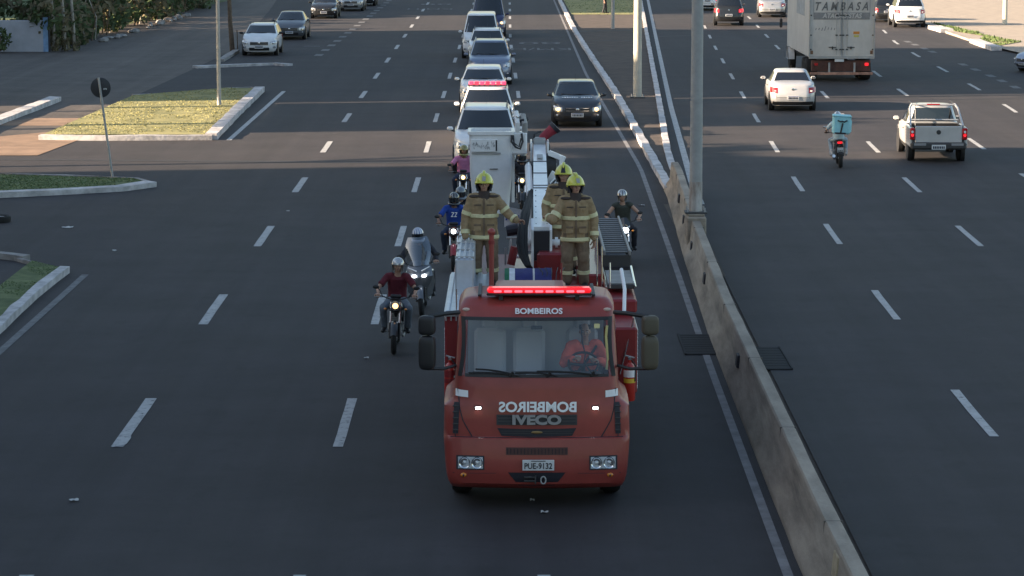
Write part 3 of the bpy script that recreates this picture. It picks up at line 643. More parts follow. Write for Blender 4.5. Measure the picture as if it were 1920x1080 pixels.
def firefighter(label, loc, rz, J, badge=True, yaw=0.0, vox=.012):
    J['F'] = Matrix.Rotation(yaw, 4, 'Z')
    o, sh = human(label, loc, rz, J, dict(shirt=M_TAN, trousers=M_TAND, boots=M_BLACK, boot=True, sleeve='long', thick=1.22, hem=.20, hemr=.155, sname='jacket'), "firefighters riding on the truck", vox)
    fire_helmet(o, Vector(J['head']), J['F'], badge)
    q = MB()
    def band(z, w_, m=M_REFL, a=.221, b=.145):
        q.loft([ellring((0, 0), a + .004, b, z, 28), ellring((0, 0), a + .012, b + .008, z + w_ * .15, 28), ellring((0, 0), a + .012, b + .008, z + w_ * .85, 28), ellring((0, 0), a + .004, b, z + w_, 28)], m)
    band(1.115, .062, a=.226, b=.158); band(.775, .06, a=.232, b=.163)
    for i in (0, 1):
        S_, E, W_ = Vector(J['sh'][i]), Vector(J['el'][i]), Vector(J['wr'][i])
        for a, b_, t0, t1, r in ((S_, E, .62, .82, .087), (E, W_, .60, .82, .077)): q.tube([a.lerp(b_, t0), a.lerp(b_, (t0 + t1) / 2), a.lerp(b_, t1)], r, M_REFL, 16)
    q.build("reflective_bands", sh)
    q = MB(); q.box((0, -.158, 1.13), (.035, .012, .62), M_TAND, bev=.004)
    for x in (-.10, .10): q.box((x, -.172, 1.33), (.11, .008, .014), M_INK); q.box((x * 1.05, -.186, .965), (.12, .02, .11), M_TAN, bev=.008); q.box((x * 1.05, -.198, 1.01), (.12, .01, .03), M_TAND, bev=.004)
    q.build("pockets", sh)
    q = MB(); q.tube([(0, 0, 1.41), (0, -.005, 1.48), (0, -.01, 1.55)], [.135, .10, .082], M_COLLAR, 18, cap=False); 
    for s_ in (1, -1): q.ball((s_ * .145, .0, 1.455), (.11, .105, .036), M_COLLAR, 12, 8)
    q.build("collar", sh)
    q = MB()
    for i in (0, 1):
        K = Vector(J['kn'][i]); A = Vector(J['an'][i]); q.ball(K + Vector((0, -.055, .02)), (.088, .06, .13), M_TAND, 10, 8); q.tube([K.lerp(A, .50), K.lerp(A, .64)], .104, M_REFL, 16)
    q.build("knee_pads", o)
    return o

# ------------------------------------------------------------------ motorcycles (front towards local -Y)
def motorcycle(name, loc, rz, lean, label, paintm, style='street', lit=True, rear=False, group=None):
    root = empty(name, loc, rz, label, "motorcycle", group); root.rotation_euler = (0, lean, rz)
    for y, nm in ((-.68, "front_wheel"), (.64, "rear_wheel")):
        T = Matrix.Rotation(R(90), 4, 'Y'); q = MB(); r, h = (.30, .05) if y < 0 else (.305, .062)
        q.lathe([(r * .78, -h * .6), (r * .9, -h), (r, -h * .4), (r, h * .4), (r * .9, h), (r * .78, h * .6), (r * .78, -h * .6)], M_TYRE, 24, T); o = q.build(nm, root, loc=(0, y, r))
        q = MB(); q.lathe([(r * .7, -h * .5), (r * .79, -h * .55), (r * .79, h * .55), (r * .7, h * .5), (r * .7, -h * .5)], M_BLACK, 22, T); q.lathe([(.03, -.06), (.045, -.03), (.045, .03), (.03, .06)], M_STEEL, 12, T)
        for k in range(6): q.tube([(0, 0, 0), (0, r * .74 * math.cos(k * 1.047), r * .74 * math.sin(k * 1.047))], [.02, .013], M_DGREY, 6)
        q.lathe([(.06, .028), (.12, .028), (.12, .033), (.06, .033), (.06, .028)], M_STEEL, 20, T); q.build("rim", o)
    q = MB()
    for s_ in (1, -1): q.tube([(s_ * .085, -.68, .30), (s_ * .085, -.58, .58)], .026, M_BLACK if style != 'classic' else M_CHROME, 8); q.tube([(s_ * .085, -.58, .56), (s_ * .085, -.43, .98)], .019, M_CHROME, 8)
    q.box((0, -.50, .80), (.22, .05, .03), M_DGREY, bev=.01); q.box((0, -.44, .97), (.22, .05, .03), M_DGREY, bev=.01); q.build("fork", root)
    q = MB(); q.grid(lambda u, v: ((v - .5) * .13, -.68 - .335 * math.cos(.35 + 1.7 * u) , .30 + .335 * math.sin(.35 + 1.7 * u) - .03 * (2 * v - 1) ** 2), 10, 4, paintm); q.build("front_mudguard", root)
    q = MB(); q.tube([(-.37, -.33, 1.04), (-.22, -.36, 1.03), (-.10, -.43, 1.0), (.10, -.43, 1.0), (.22, -.36, 1.03), (.37, -.33, 1.04)], .013, M_DGREY, 8)
    hb = q.build("handlebar", root); q = MB()
    for s_ in (1, -1): q.tube([(s_ * .27, -.345, 1.035), (s_ * .39, -.325, 1.042)], .02, M_BLACK, 8); q.tube([(s_ * .26, -.40, 1.03), (s_ * .40, -.395, 1.035)], .006, M_STEEL, 5)
    q.build("grips", hb)
    for s_ in (1, -1):
        q = MB(); q.tube([(s_ * .25, -.36, 1.04), (s_ * .31, -.38, 1.16), (s_ * .35, -.38, 1.20)], .008, M_BLACK, 6); q.ball((s_ * .38, -.39, 1.215), (.062, .016, .038), M_BLACK, 10, 7); q.ball((s_ * .38, -.378, 1.215), (.052, .008, .03), M_CHROME, 10, 6); q.build("wing_mirror", root)
        q = MB(); q.tube([(s_ * .08, -.52, .84), (s_ * .17, -.52, .83)], .008, M_BLACK, 5); q.ball((s_ * .19, -.525, .83), (.03, .022, .022), M_AMBER, 8, 6); q.build("indicator", root)
    q = MB(); q.tube([(0, -.40, .92), (0, -.15, .60), (0, .0, .32)], .035, M_BLACK, 8); q.tube([(0, -.36, .90), (0, .1, .78), (0, .62, .74)], .03, M_BLACK, 8)
    for s_ in (1, -1): q.tube([(s_ * .05, .05, .35), (s_ * .085, .40, .33), (s_ * .085, .64, .305)], .022, M_DGREY, 8); q.tube([(s_ * .10, .62, .36), (s_ * .10, .48, .72)], [.03, .022], M_BLACK, 10); q.tube([(s_ * .05, .05, .32), (s_ * .24, .02, .31)], .012, M_STEEL, 6)
    q.build("frame", root)
    q = MB(); q.box((0, -.06, .42), (.26, .34, .24), M_DGREY, bev=.05); q.box((0, -.14, .60), (.17, .16, .20), M_STEEL, bev=.03)
    for k in range(5): q.box((0, -.14, .53 + .035 * k), (.20, .19, .008), M_DGREY)
    q.ball((.13, -.02, .42), (.03, .10, .10), M_STEEL, 12, 6); q.ball((-.13, -.02, .42), (.03, .10, .10), M_STEEL, 12, 6); q.build("engine", root)
    q = MB(); q.tube([(.08, -.24, .50), (.12, -.26, .32), (.14, .0, .24), (.16, .32, .27)], .022, M_STEEL, 8); q.tube([(.16, .28, .27), (.19, .62, .38)], [.045, .05], M_BLACK if style != 'classic' else M_CHROME, 12); q.build("exhaust", root)
    q = MB()
    def tank(u, v):
        th = u * 2 * math.pi; y = -.34 + .44 * v; w_ = .13 * math.sin(math.pi * min(1, .25 + v * .7)) ** .6; hh = .13 * math.sin(math.pi * min(1, .22 + v * .66)) ** .7
        return (w_ * math.cos(th) * (1.15 if math.sin(th) < .3 else 1), y, .84 - .05 * v + hh * math.sin(th))
    q.grid(tank, 16, 8, paintm); q.ball((0, -.14, .965), (.03, .03, .01), M_STEEL); q.build("fuel_tank", root)
    q = MB(); q.loft([[(x * w_, y, z + dz) for x, dz in ((-1, 0), (-.9, .05), (0, .065), (.9, .05), (1, 0))] for w_, y, z in ((.07, .02, .79), (.13, .18, .76), (.135, .38, .78), (.10, .62, .83))], M_BLACK); q.build("seat", root)
    q = MB()
    for s_ in (1, -1): q.loft([[(s_ * .04, y, z0), (s_ * w_, y, z0 + .02), (s_ * w_, y, z1 - .02), (s_ * .04, y, z1)] for w_, y, z0, z1 in ((.10, .05, .55, .78), (.12, .30, .62, .78), (.07, .72, .76, .84))], paintm)
    q.build("side_panels", root)
    q = MB(); q.grid(lambda u, v: ((v - .5) * .14, .64 + .34 * math.sin(-.2 + 1.3 * u), .30 + .34 * math.cos(-.2 + 1.3 * u)), 8, 3, M_BLACK); q.build("rear_mudguard", root)
    q = MB(); q.box((0, .74, .80), (.15, .06, .06), M_TAILL if rear else M_TAIL, bev=.015); q.build("tail_light", root)
    q = MB(); q.box((0, .90, .58), (.19, .01, .16), M_PLATE, rot=(R(-15), 0, 0)); o = q.build("rear_plate", root); q = MB()
    for zz in (.61, .56): 
        for i in range(3): q.box((-.05 + .05 * i, .907 + (.60 - zz) * .26, zz), (.03, .003, .04), M_INK, rot=(R(-15), 0, 0))
    q.build("plate_characters", o)
    q = MB()
    if style == 'scooter':
        q.loft([[(x * w_, y + abs(x) ** 2 * .14, z) for x in (-1, -.8, -.4, 0, .4, .8, 1)] + [(x * w_ * .9, y + .22, z) for x in (1, 0, -1)] for w_, y, z in ((.10, -.60, .50), (.20, -.66, .62), (.27, -.70, .80), (.25, -.62, .98), (.16, -.50, 1.10))], paintm)
        for s_ in (1, -1): q.loft([[(s_ * .12, -.45, z), (s_ * w_, -.38, z), (s_ * w_, -.15, z), (s_ * .12, -.05, z)] for w_, z in ((.22, .38), (.29, .62), (.28, .88))], paintm)
        q.build("fairing", root)
        q = MB(); q.grid(lambda u, v: ((u * 2 - 1) * (.20 + .09 * math.sin(v * 2.6) - .05 * v), -.60 + .30 * v + .10 * (u * 2 - 1) ** 2, 1.02 + .55 * v), 10, 8, glass_mat("smoked_screen", (.36, .38, .44), .16)); q.build("windshield", root, 180)
        for s_ in (1, -1):
            q = MB(); q.grid(lambda u, v: (s_ * (.03 + .18 * u), -.725 + .06 * u * u, .78 + .07 * u + .06 * v), 5, 2, M_LENS); o = q.build("headlight", root)
            q = MB(); q.ball((s_ * .10, -.73, .83), (.05, .02, .028), M_LAMPW if lit else M_LENS); q.build("bulb", o)
            q = MB(); q.tube([(s_ * .05, -.70, .93), (s_ * .22, -.64, 1.0)], .012, M_WHITEP, 6); q.build("trim", root)
    else:
        q.lathe([(.088, 0), (.088, .012), (.06, .014)], M_CHROME, 18, Matrix.Translation((0, -.592, .90)) @ Matrix.Rotation(R(90), 4, 'X')); q.ball((0, -.53, .90), (.095, .08, .095), paintm if style != 'classic' else M_CHROME, 14, 10); 
        if style == 'sport': q.loft([[(-w_, y + .05, z), (0, y, z + .02), (w_, y + .05, z), (0, y + .12, z)] for w_, y, z in ((.06, -.60, .76), (.13, -.64, .88), (.13, -.60, 1.0), (.07, -.50, 1.12))], paintm)
        h = q.build("headlight", root)
        q = MB(); yy = -.655 if style == 'sport' else -.592
        if style == 'sport': q.loft([[(x * .07, yy, .80), (x * .09, yy - .004, .86), (x * .07, yy + .006, .92)] for x in (-1, 0, 1)], M_LAMPW if lit else M_LENS); q.tube([(-.12, -.62, .95), (-.04, -.66, .89)], .013, M_WHITEP); q.tube([(.12, -.62, .95), (.04, -.66, .89)], .013, M_WHITEP)
        else: q.lathe([(.058, 0), (.052, .015), (.03, .028), (1e-6, .032)], lit if lit not in (True, False) else (M_LAMP if lit else M_LENS), 18, Matrix.Translation((0, -.595, .90)) @ Matrix.Rotation(R(90), 4, 'X'))
        q.build("lens", h)
        q = MB(); q.box((0, -.47, 1.06), (.20, .06, .08), M_BLACK, rot=(R(25), 0, 0), bev=.02); q.build("instrument_panel", root)
    return root
def sit_joints(dz=0.0, lean=0.0, foot=.0, headyaw=0.0):
    z = dz
    return dict(pelvis=(0, .24, .90 + z), neck=(0, .10 - lean, 1.40 + z - lean * .3), head=(0, .05 - lean * 1.3, 1.565 + z - lean * .35), curve=.03,
                sh=[(-.19, .11 - lean, 1.345 + z - lean * .3), (.19, .11 - lean, 1.345 + z - lean * .3)], el=[(-.36, -.06 - lean * .5, 1.14), (.36, -.06 - lean * .5, 1.14)], wr=[(-.34, -.27, 1.075), (.34, -.27, 1.075)],
                hip=[(-.10, .20, .88 + z), (.10, .20, .88 + z)], kn=[(-.24, -.20, .80), (.24, -.20, .80)], an=[(-.22, .06, .40), (.22, .06, .40)], toe=[(-.24, -.12, .345), (.24, -.12, .345)],
                hd=[((.05, -1, -.1), (0, -.2, -1), 1.0), ((-.05, -1, -.1), (0, -.2, -1), 1.0)], F=Matrix.Rotation(headyaw, 4, 'Z'))
def rider(label, loc, rz, lean, O, helmet, J=None, group="motorcycle riders of the convoy", vox=.015):
    J = J or sit_joints(); o, sh = human(label, loc, rz, J, O, group, vox); o.rotation_euler = (0, lean, rz)
    moto_helmet(o, Vector(J['head']), J['F'], *helmet)
    return o, sh
# ------------------------------------------------------------------ ground, roads, kerbs, markings
def sheet(name, pts, z, m, cuts=0):
    mb = MB(); mb.v = [(p[0], p[1], z) for p in pts]; mb.f = [list(range(len(pts)))]; mb.m = [mb.mi(m)]
    return struct(mb.build(name, smooth=0))
def pix(l, z=0.0): return [gp(x, y, z).xy for x, y in l]
def line_x(tab): return lambda Y: interp(tab, Y)
sheet("ground", [(-900, -200), (900, -200), (900, 2500), (-900, 2500)], -.02, M_DIRT)
# X of the long lines as functions of the distance Y
LE = line_x([(10, -9.55), (60, -9.6), (95, -9.85), (230, -10.1), (400, -9)])        # left edge of the left road
RE = line_x([(10, 3.45), (34, 3.5), (49, 3.62), (65, 3.82), (85, 4.04), (110, 3.75), (130, 3.54), (220, 3.4), (400, 3.3)])
MK = line_x([(10, 3.9), (70, 4.55), (88, 4.5), (100, 4.46), (118, 4.4), (141, 4.15), (168, 3.9), (220, 3.8), (400, 3.6)])          # median kerb, left
NK = line_x([(10, 4.35), (80, 4.9), (88, 5.05), (109, 5.9), (157, 7.8), (220, 10.3), (400, 17)])                             # median kerb, right
RL = line_x([(10, 4.6), (60, 4.9), (81, 5.35), (110, 6.4), (137, 7.5), (176, 9.1), (220, 10.9), (400, 18)])
def strip(fa, fb, y0, y1, step=6):
    n = max(1, int((y1 - y0) / step)); ys = [y0 + (y1 - y0) * i / n for i in range(n + 1)]
    return [(fa(y), y) for y in ys] + [(fb(y), y) for y in reversed(ys)]
def band(mb, fa, fb, y0, y1, z, m, step=5):
    n = max(1, int((y1 - y0) / step)); ys = [y0 + (y1 - y0) * i / n for i in range(n + 1)]
    o = len(mb.v); k = mb.mi(m)
    for y in ys: mb.v += [(fa(y), y, z), (fb(y), y, z)]
    for i in range(n): a = o + 2 * i; mb.f.append([a, a + 1, a + 3, a + 2]); mb.m.append(k)
q = MB(); band(q, lambda y: -60, MK, -60, 420, 0, M_ASPH); struct(q.build("left_road", smooth=0))
q = MB(); band(q, NK, lambda y: 60 if y < 150 else 60, -60, 420, 0.0, M_ASPH); struct(q.build("right_road", smooth=0))
q = MB(); band(q, MK, NK, 60, 420, .10, M_DIRT); struct(q.build("median", smooth=0))
q = MB(); band(q, lambda y: MK(y) - .35, lambda y: MK(y) + .2, -60, 75, .004, M_ASPH2); struct(q.build("gutter", smooth=0))
# older side street and forecourt on the far left, sunlit red soil patch
sheet("side_street", pix([(-260, 330), (-160, 150), (-40, 60), (200, -60), (560, -60), (505, 20), (442, 92), (366, 128), (258, 178), (170, 220), (66, 268), (-40, 300)]), .006, M_ASPH2)
q = MB()
for pl in ([(-60, 262), (110, 246), (150, 262), (70, 292), (-60, 292)], [(-40, 236), (120, 236), (165, 222), (60, 222)]):
    p = pix(pl); o = len(q.v); q.v += [(a.x, a.y, .012) for a in p]; q.f.append(list(range(o, o + len(p)))); q.m.append(q.mi(M_SOIL))
struct(q.build("red_soil", smooth=0))
q = MB(); band(q, lambda y: interp([(140, 27.5), (152, 26.6), (175, 27.0), (230, 25.2), (400, 26)], y), lambda y: 70, 143, 420, .10, M_PAVE); struct(q.build("forecourt", smooth=0))
q = MB(); band(q, lambda y: interp([(110, 32), (132, 29), (140, 27.5), (143, 27.5)], y), lambda y: 70, 105, 143, .09, M_PAVE); struct(q.build("verge", smooth=0))
# kerbs
def kerb(name, pts, wdt, h, m, z0=0.0, jag=.016, seg=1.0):
    P = [Vector((p[0], p[1], 0)) for p in pts]; out = []
    for a, b in zip(P, P[1:]):
        n = max(1, int((b - a).length / seg)); out += [a.lerp(b, i / n) for i in range(n)]
    out.append(P[-1]); rings = []
    for i, p in enumerate(out):
        t = (out[min(i + 1, len(out) - 1)] - out[max(i - 1, 0)]).normalized(); s_ = Vector((t.y, -t.x, 0))
        j = lambda: random.uniform(-jag, jag)
        rings.append([p - s_ * (wdt / 2 + j()) + Vector((0, 0, z0)), p - s_ * (wdt / 2 + j()) + Vector((0, 0, z0 + h + j())), p + s_ * (wdt / 2 + j()) + Vector((0, 0, z0 + h + j())), p + s_ * (wdt / 2 + j()) + Vector((0, 0, z0))])
    q = MB(); q.loft([[tuple(v) for v in r] for r in rings], m); return struct(q.build(name, smooth=50))
kerb("kerb", [(MK(y), y) for y in range(78, 300, 4)], .26, .17, M_KERB, jag=.018, seg=1.0)
kerb("kerb", [(NK(y), y) for y in range(78, 300, 4)], .22, .15, M_KERB, jag=.014, seg=1.0)
kerb("kerb", pix([(75, 262), (200, 263), (398, 262)]), .38, .17, M_KERB)
kerb("kerb", pix([(396, 262), (442, 215), (487, 172)]), .42, .22, M_KERB)
kerb("kerb", pix([(486, 170), (470, 168), (424, 170)]), .16, .12, M_KERBG)
kerb("kerb", pix([(290, 179), (250, 182)]), .2, .1, M_KERBG)
kerb("kerb", pix([(-60, 374), (0, 370), (120, 364), (225, 358), (284, 350)]), .40, .16, M_KERB)
kerb("kerb", pix([(284, 349), (256, 340), (120, 335), (-60, 330)]), .14, .12, M_KERBG)
kerb("kerb", pix([(-80, 690), (0, 617), (60, 560), (121, 512)]), .22, .16, M_KERB, jag=.014)
kerb("kerb", pix([(121, 511), (60, 497), (20, 486)]), .07, .08, M_KERBG)
kerb("kerb", pix([(50, 490), (0, 484), (-60, 480)]), .22, .14, M_KERBG)
kerb("kerb", pix([(366, 128), (440, 125), (516, 122), (541, 124)]), .55, .12, M_KERB)
kerb("kerb", pix([(414, 116), (443, 98)]), .35, .14, M_KERBG)
kerb("kerb", pix([(-80, 262), (0, 230), (104, 190)]), .50, .20, M_KERB)
kerb("kerb", pix([(1752, 54), (1776, 61)]), .8, .22, M_KERB); kerb("kerb", pix([(1776, 62), (1830, 80)]), .25, .12, M_PAVE); kerb("kerb", pix([(1828, 80), (1868, 95)]), .6, .22, M_KERB)
kerb("kerb", [(interp([(160, 26.6), (175, 27.0), (230, 25.2), (400, 26)], y), y) for y in range(180, 300, 6)], .25, .13, M_KERBG)
# islands
def turf(name, pts, z, m, mb_, nb, hgt, seedy=1, wd=.03):
    o = sheet(name, pts, z, m); random.seed(seedy)
    xs = [p[0] for p in pts]; ys = [p[1] for p in pts]; q = MB(); n = 0; k = q.mi(mb_)
    def inside(x, y):
        c = False; j = len(pts) - 1
        for i in range(len(pts)):
            if (pts[i][1] > y) != (pts[j][1] > y) and x < (pts[j][0] - pts[i][0]) * (y - pts[i][1]) / (pts[j][1] - pts[i][1]) + pts[i][0]: c = not c
            j = i
        return c
    while n < nb:
        x, y = random.uniform(min(xs), max(xs)), random.uniform(min(ys), max(ys))
        if not inside(x, y): continue
        n += 1
        if noise.noise(Vector((x * .5, y * .35, 3))) < -.22: continue
        h = hgt * random.uniform(.4, 1.3); a = random.uniform(0, 6.28); dx, dy = math.cos(a) * wd, math.sin(a) * wd; i = len(q.v)
        q.v += [(x - dx, y - dy, z), (x + dx, y + dy, z), (x + random.uniform(-.05, .05), y + random.uniform(-.05, .05), z + h)]; q.f.append([i, i + 1, i + 2]); q.m.append(k)
    g = q.build("grass", smooth=0); tag(g, kind="stuff"); return o
turf("island_ground", pix([(80, 259), (396, 259), (484, 171), (425, 170), (300, 180), (250, 184)]), .13, M_GRASS, M_BLADE, 5000, .03, 2, .03)
turf("island_ground", pix([(-60, 370), (0, 367), (225, 354), (275, 349), (250, 341), (-60, 332)]), .11, M_GRASS2, M_BLADE2, 5000, .025, 3, .02)
turf("island_ground", pix([(-80, 684), (0, 613), (118, 512), (60, 498), (0, 545), (-80, 560)]), .12, M_GRASS2, M_BLADE2, 4000, .018, 4, .012)
turf("median_turf", strip(lambda y: MK(y) + .3, lambda y: NK(y) - .3, 192, 300, 10), .11, M_GRASS, M_BLADE2, 5000, .04, 5, .04)
turf("verge_turf", pix([(1745, 45), (1830, 62), (1850, 72), (1790, 62)]), .12, M_GRASS, M_BLADE2, 500, .10, 6, .05)
turf("verge_turf", pix([(1835, 78), (1868, 90), (1915, 82), (1850, 70)]), .12, M_GRASS, M_BLADE2, 600, .10, 7, .05)
# dirt washed against the kerbs
# ---- markings
def dashes(name, fx, mids, ln=4.0, wd=.15, m=M_MARK, z=.008):
    q = MB()
    for c in mids: band(q, lambda y: fx(y) - wd / 2 + random.uniform(-.005, .005), lambda y: fx(y) + wd / 2 + random.uniform(-.005, .005), c - ln / 2, c + ln / 2, z, m, 1.0)
    return struct(q.build(name, smooth=0))
mid = [dY(44.4 + 12.03 * k) for k in range(-2, 20)]
dashes("lane_marking", line_x([(30, -6.1), (45, -6.13), (105, -6.32), (230, -6.6)]), [y for y in mid], 4.1, .19)
dashes("lane_marking", line_x([(30, -2.66), (45, -2.71), (105, -2.9), (230, -3.0)]), mid, 4.1, .16)
dashes("lane_marking", line_x([(30, .41), (115, .28), (160, -.1), (230, -.2)]), mid, 4.1, .16)
q = MB(); o_ = gp(222, 832); q.v = [(p.x, p.y, .0125) for p in [gp(210, 840), gp(237, 834), gp(246, 822), gp(244, 808), gp(232, 806)]]; q.f = [[0, 1, 2, 3, 4]]; q.m = [q.mi(M_MARK)]; struct(q.build("paint_smear", smooth=0))
dashes("lane_marking", line_x([(44, 7.62), (57, 7.8), (68, 8.07), (80, 8.43), (104, 9.32), (128, 10.3), (152, 11.3), (220, 14.4)]), [dY(45.2 + 11.85 * k) for k in range(-1, 15)], 4.1, .15)
dashes("lane_marking", line_x([(55, 11.2), (68, 11.45), (81, 11.8), (93, 12.25), (118, 13.4), (155, 14.9), (180, 16), (230, 18)]), [dY(56.5 + 12.0 * k) for k in range(0, 14)], 4.1, .15)
dashes("lane_marking", line_x([(70, 15.3), (84, 15.6), (93, 15.9), (119, 16.9), (131, 17.4), (180, 19.9), (230, 22)]), [dY(69.5 + 12.1 * k) for k in range(0, 13)], 4.2, .16)
dashes("lane_marking", line_x([(100, 19.3), (109, 19.9), (121, 20.5), (133, 21), (145, 21.45), (158, 22.1), (172, 23.3), (230, 26)]), [dY(97 + 12.1 * k) for k in range(0, 9)], 4.2, .16)
dashes("lane_marking", line_x([(118, 22.2), (128, 22.5), (158, 22.9)]), [dY(x) for x in (121, 125, 128.5, 133, 137, 148, 151, 155, 158)], 1.6, .35, M_MARKW)
M_EDGE = mat("dusty_edge_paint", (.22, .212, .215), .8, var=.3, vscale=2.5)
q = MB(); band(q, lambda y: LE(y) - .08, lambda y: LE(y) + .08, 20, dY(61.5), .008, M_MARKW, 2); band(q, lambda y: LE(y) - .09, lambda y: LE(y) + .09, dY(95), dY(118.5), .008, M_MARK, 2); struct(q.build("edge_line", smooth=0))
q = MB(); band(q, lambda y: RE(y) - .09, lambda y: RE(y) + .04, 15, 300, .008, M_EDGE, 3); struct(q.build("edge_line", smooth=0))
q = MB(); band(q, lambda y: RL(y) - .10, lambda y: RL(y) + .10, 75, 300, .008, M_MARK, 3); struct(q.build("edge_line", smooth=0))
q = MB()
for i in range(17):
    d = 145 + i * 4.6; X = interp([(145, -10.25), (190, -9.95), (230, -9.8)], d); q.box((X, dY(d), .009), (.42, 1.7, .006), M_MARKW)
struct(q.build("lane_marking", smooth=0))
q = MB(); q.box((gp(585, 87).x, gp(585, 87).y, .008), (.9, .35, .004), M_MARKW); struct(q.build("lane_marking", smooth=0))
M_GHOST = mat("faded_paint", (.14, .14, .145), .8, var=.5, vscale=5)
for (px, py, px2, py2, sx) in ((1012, 81, 1014, 92, 1.6), (818, 8, 806, 17, 1.2)):
    q = MB(); a = gp(px, py); b = gp(px2, py2)
    textmb(q, "80", 3.0, M_GHOST, Matrix.Translation((a.x, a.y, .010)) @ Matrix.Rotation(math.pi, 4, 'Z'), .001, width=2.4)
    textmb(q, "KM/H", 3.0, M_GHOST, Matrix.Translation((b.x, b.y, .010)) @ Matrix.Rotation(math.pi, 4, 'Z'), .001, width=3.3)
    struct(q.build("speed_marking", smooth=0))
# dark strips, tar seams among them, and pale patches across the roads
M_DSTRIP = mat("dark_strip", (.023, .023, .026), .7, var=.3, vscale=2); M_PALE = mat("pale_patch", (.060, .058, .058), .85, var=.3, vscale=1.5)
q = MB()
for (a, b, wd, m) in (((0, 299), (900, 307), .35, M_DSTRIP), ((1320, 192), (1920, 176), .25, M_DSTRIP), ((1340, 287), (1700, 281), .18, M_DSTRIP), ((1220, 69), (1310, 66), .5, M_PALE), ((1225, 36), (1310, 33), .4, M_PALE), ((1110, 80), (1190, 80), .6, M_PALE), ((1080, 62), (1190, 60), 1.0, M_PALE)):
    A, B = gp(*a), gp(*b); zz = .109 if m is M_PALE and a[0] < 1200 else .005
    q.add([(A.x, A.y - wd / 2, zz), (B.x, B.y - wd / 2, zz), (B.x, B.y + wd / 2, zz), (A.x, A.y + wd / 2, zz)], [(0, 1, 2, 3)], m)
struct(q.build("road_strips", smooth=0))
# litter, each scrap a thing
M_PAPER = mat("paper_scrap", (.55, .54, .52), .8)
for i, (px, py, s_, lb) in enumerate(((139, 940, .10, "crumpled white paper scrap on the dark lane at lower left"), (1021, 963, .08, "small pale scrap on the road just below the red fire truck"), (998, 940, .05, "grey crumb of litter by the fire truck front bumper"), (687, 673, .07, "tiny paper scrap between the lane dash and the maroon rider"), (127, 427, .22, "flattened grey rag on the side road near the green island"), (215, 471, .08, "small scrap on the asphalt beside the tip of the green island"), (1203, 386, .12, "pale strip of litter beside the right edge line past the grey-shirted rider"), (540, 397, .06, "speck of litter near the lane dash behind the maroon rider"))):
    p = gp(px, py); q = MB(); random.seed(i + 40)
    q.grid(lambda u, v: ((u - .5) * s_ * 1.3, (v - .5) * s_ * 1.0 + random.uniform(-.01, .01), .012 + random.uniform(0, .03)), 4, 3, M_PAPER); s_ = s_; tag(q.build("litter", loc=(p.x, p.y, 0)), lb, "litter")
p = gp(-2, 416); q = MB(); q.lathe([(.20, .02), (.22, .0), (.29, .0), (.32, .06), (.31, .14), (.27, .17), (.21, .15), (.20, .02)], M_TYRE, 28); tag(q.build("tyre", loc=(p.x, p.y, 0)), "old tyre with a pale inner ring lying at the left edge", "tyre"); ty = COL.objects[-1]
q = MB(); q.lathe([(.205, .03), (.205, .13), (.19, .13), (.19, .03), (.205, .03)], M_WHITEP, 28); q.build("ring", ty)
# drains either side of the barrier
M_GRATE = mat("drain_iron", (.015, .015, .017), .9)
for (x0, y0, x1, y1, lb) in ((1284, 628, 1345, 666, "dark iron drain cover in the gutter left of the concrete barrier"), (1436, 652, 1462, 694, "dark iron drain cover right of the concrete barrier")):
    a, b = gp(x0, y1), gp(x1, y0); cx, cy, wx, wy = (a.x + b.x) / 2, (a.y + b.y) / 2, abs(b.x - a.x), abs(b.y - a.y); q = MB()
    q.box((0, 0, .006), (wx, wy, .012), M_GRATE, bev=.004)
    for k in range(9): q.box((0, -wy / 2 + wy * (k + .5) / 9, .012), (wx * .9, wy * .045, .006), M_GRATE)
    for s_ in (1, -1): q.box((s_ * wx * .48, 0, .018), (wx * .05, wy, .016), M_GRATE)
    tag(q.build("drain_cover", loc=(cx, cy, .006)), lb, "drain cover", "drain covers by the barrier")
# ------------------------------------------------------------------ concrete barrier
CB = line_x([(10, 3.93), (34, 3.97), (52, 4.12), (64, 4.36), (77, 4.70)])
q = MB(); rings = []
for i in range(60):
    y = 12 + (dY(79) - 12) * i / 59; c = CB(y); t = (CB(y + .5) - CB(y - .5)); j = lambda s_: noise.noise(Vector((y * .8, s_ * 5, 2))) * .012
    rings.append([(c + x + j(k), y, z) for k, (x, z) in enumerate(((-.31, 0), (-.30, .10), (-.15, .33), (-.105, .80), (-.085, .825), (.085, .825), (.105, .80), (.15, .33), (.30, .10), (.31, 0)))])
q.loft(rings, M_CONC); bar = tag(q.build("concrete_barrier", smooth=30), "long weathered concrete barrier dividing the two roads", "barrier")
for k in range(15, 79, 6):
    q = MB(); q.box((CB(k), k, .54), (.235, .012, .576), mat("joint_dark", (.14, .125, .11), .9)); q.build("expansion_joint", bar)
for px, py in ((1274, 372), (1283, 412), (1298, 462), (1322, 522), (1385, 676)):
    z = .42; 
    # walk the ray to the barrier's left face
    d = ray(px, py); best = None
    for k in range(300, 1000):
        y = k * .08; t = y / d.y; X = d.x * t; Z = CH + d.z * t
        if Z < 0.85 and (best is None or abs(X - (CB(y) - .14)) < best[0]) and .2 < Z < .8: best = (abs(X - (CB(y) - .14)), y, Z)
    if best is None: continue
    _, y, Z = best; q = MB(); q.box((0, 0, 0), (.10, .34, .22), M_INK, rot=(0, R(6), 0), bev=.01); q.build("drain_opening", bar, loc=(CB(y) - .13, y, max(.35, min(.6, Z))))
q = MB(); y_ = 31.6; q.box((CB(y_) - .128, y_, .60), (.03, .42, .30), mat('pale_tan', (.40, .33, .22), .8, var=.3, vscale=5), rot=(0, R(6), 0), bev=.008); q.build('tan_panel', bar)  # pale tan panel on the barrier's left face
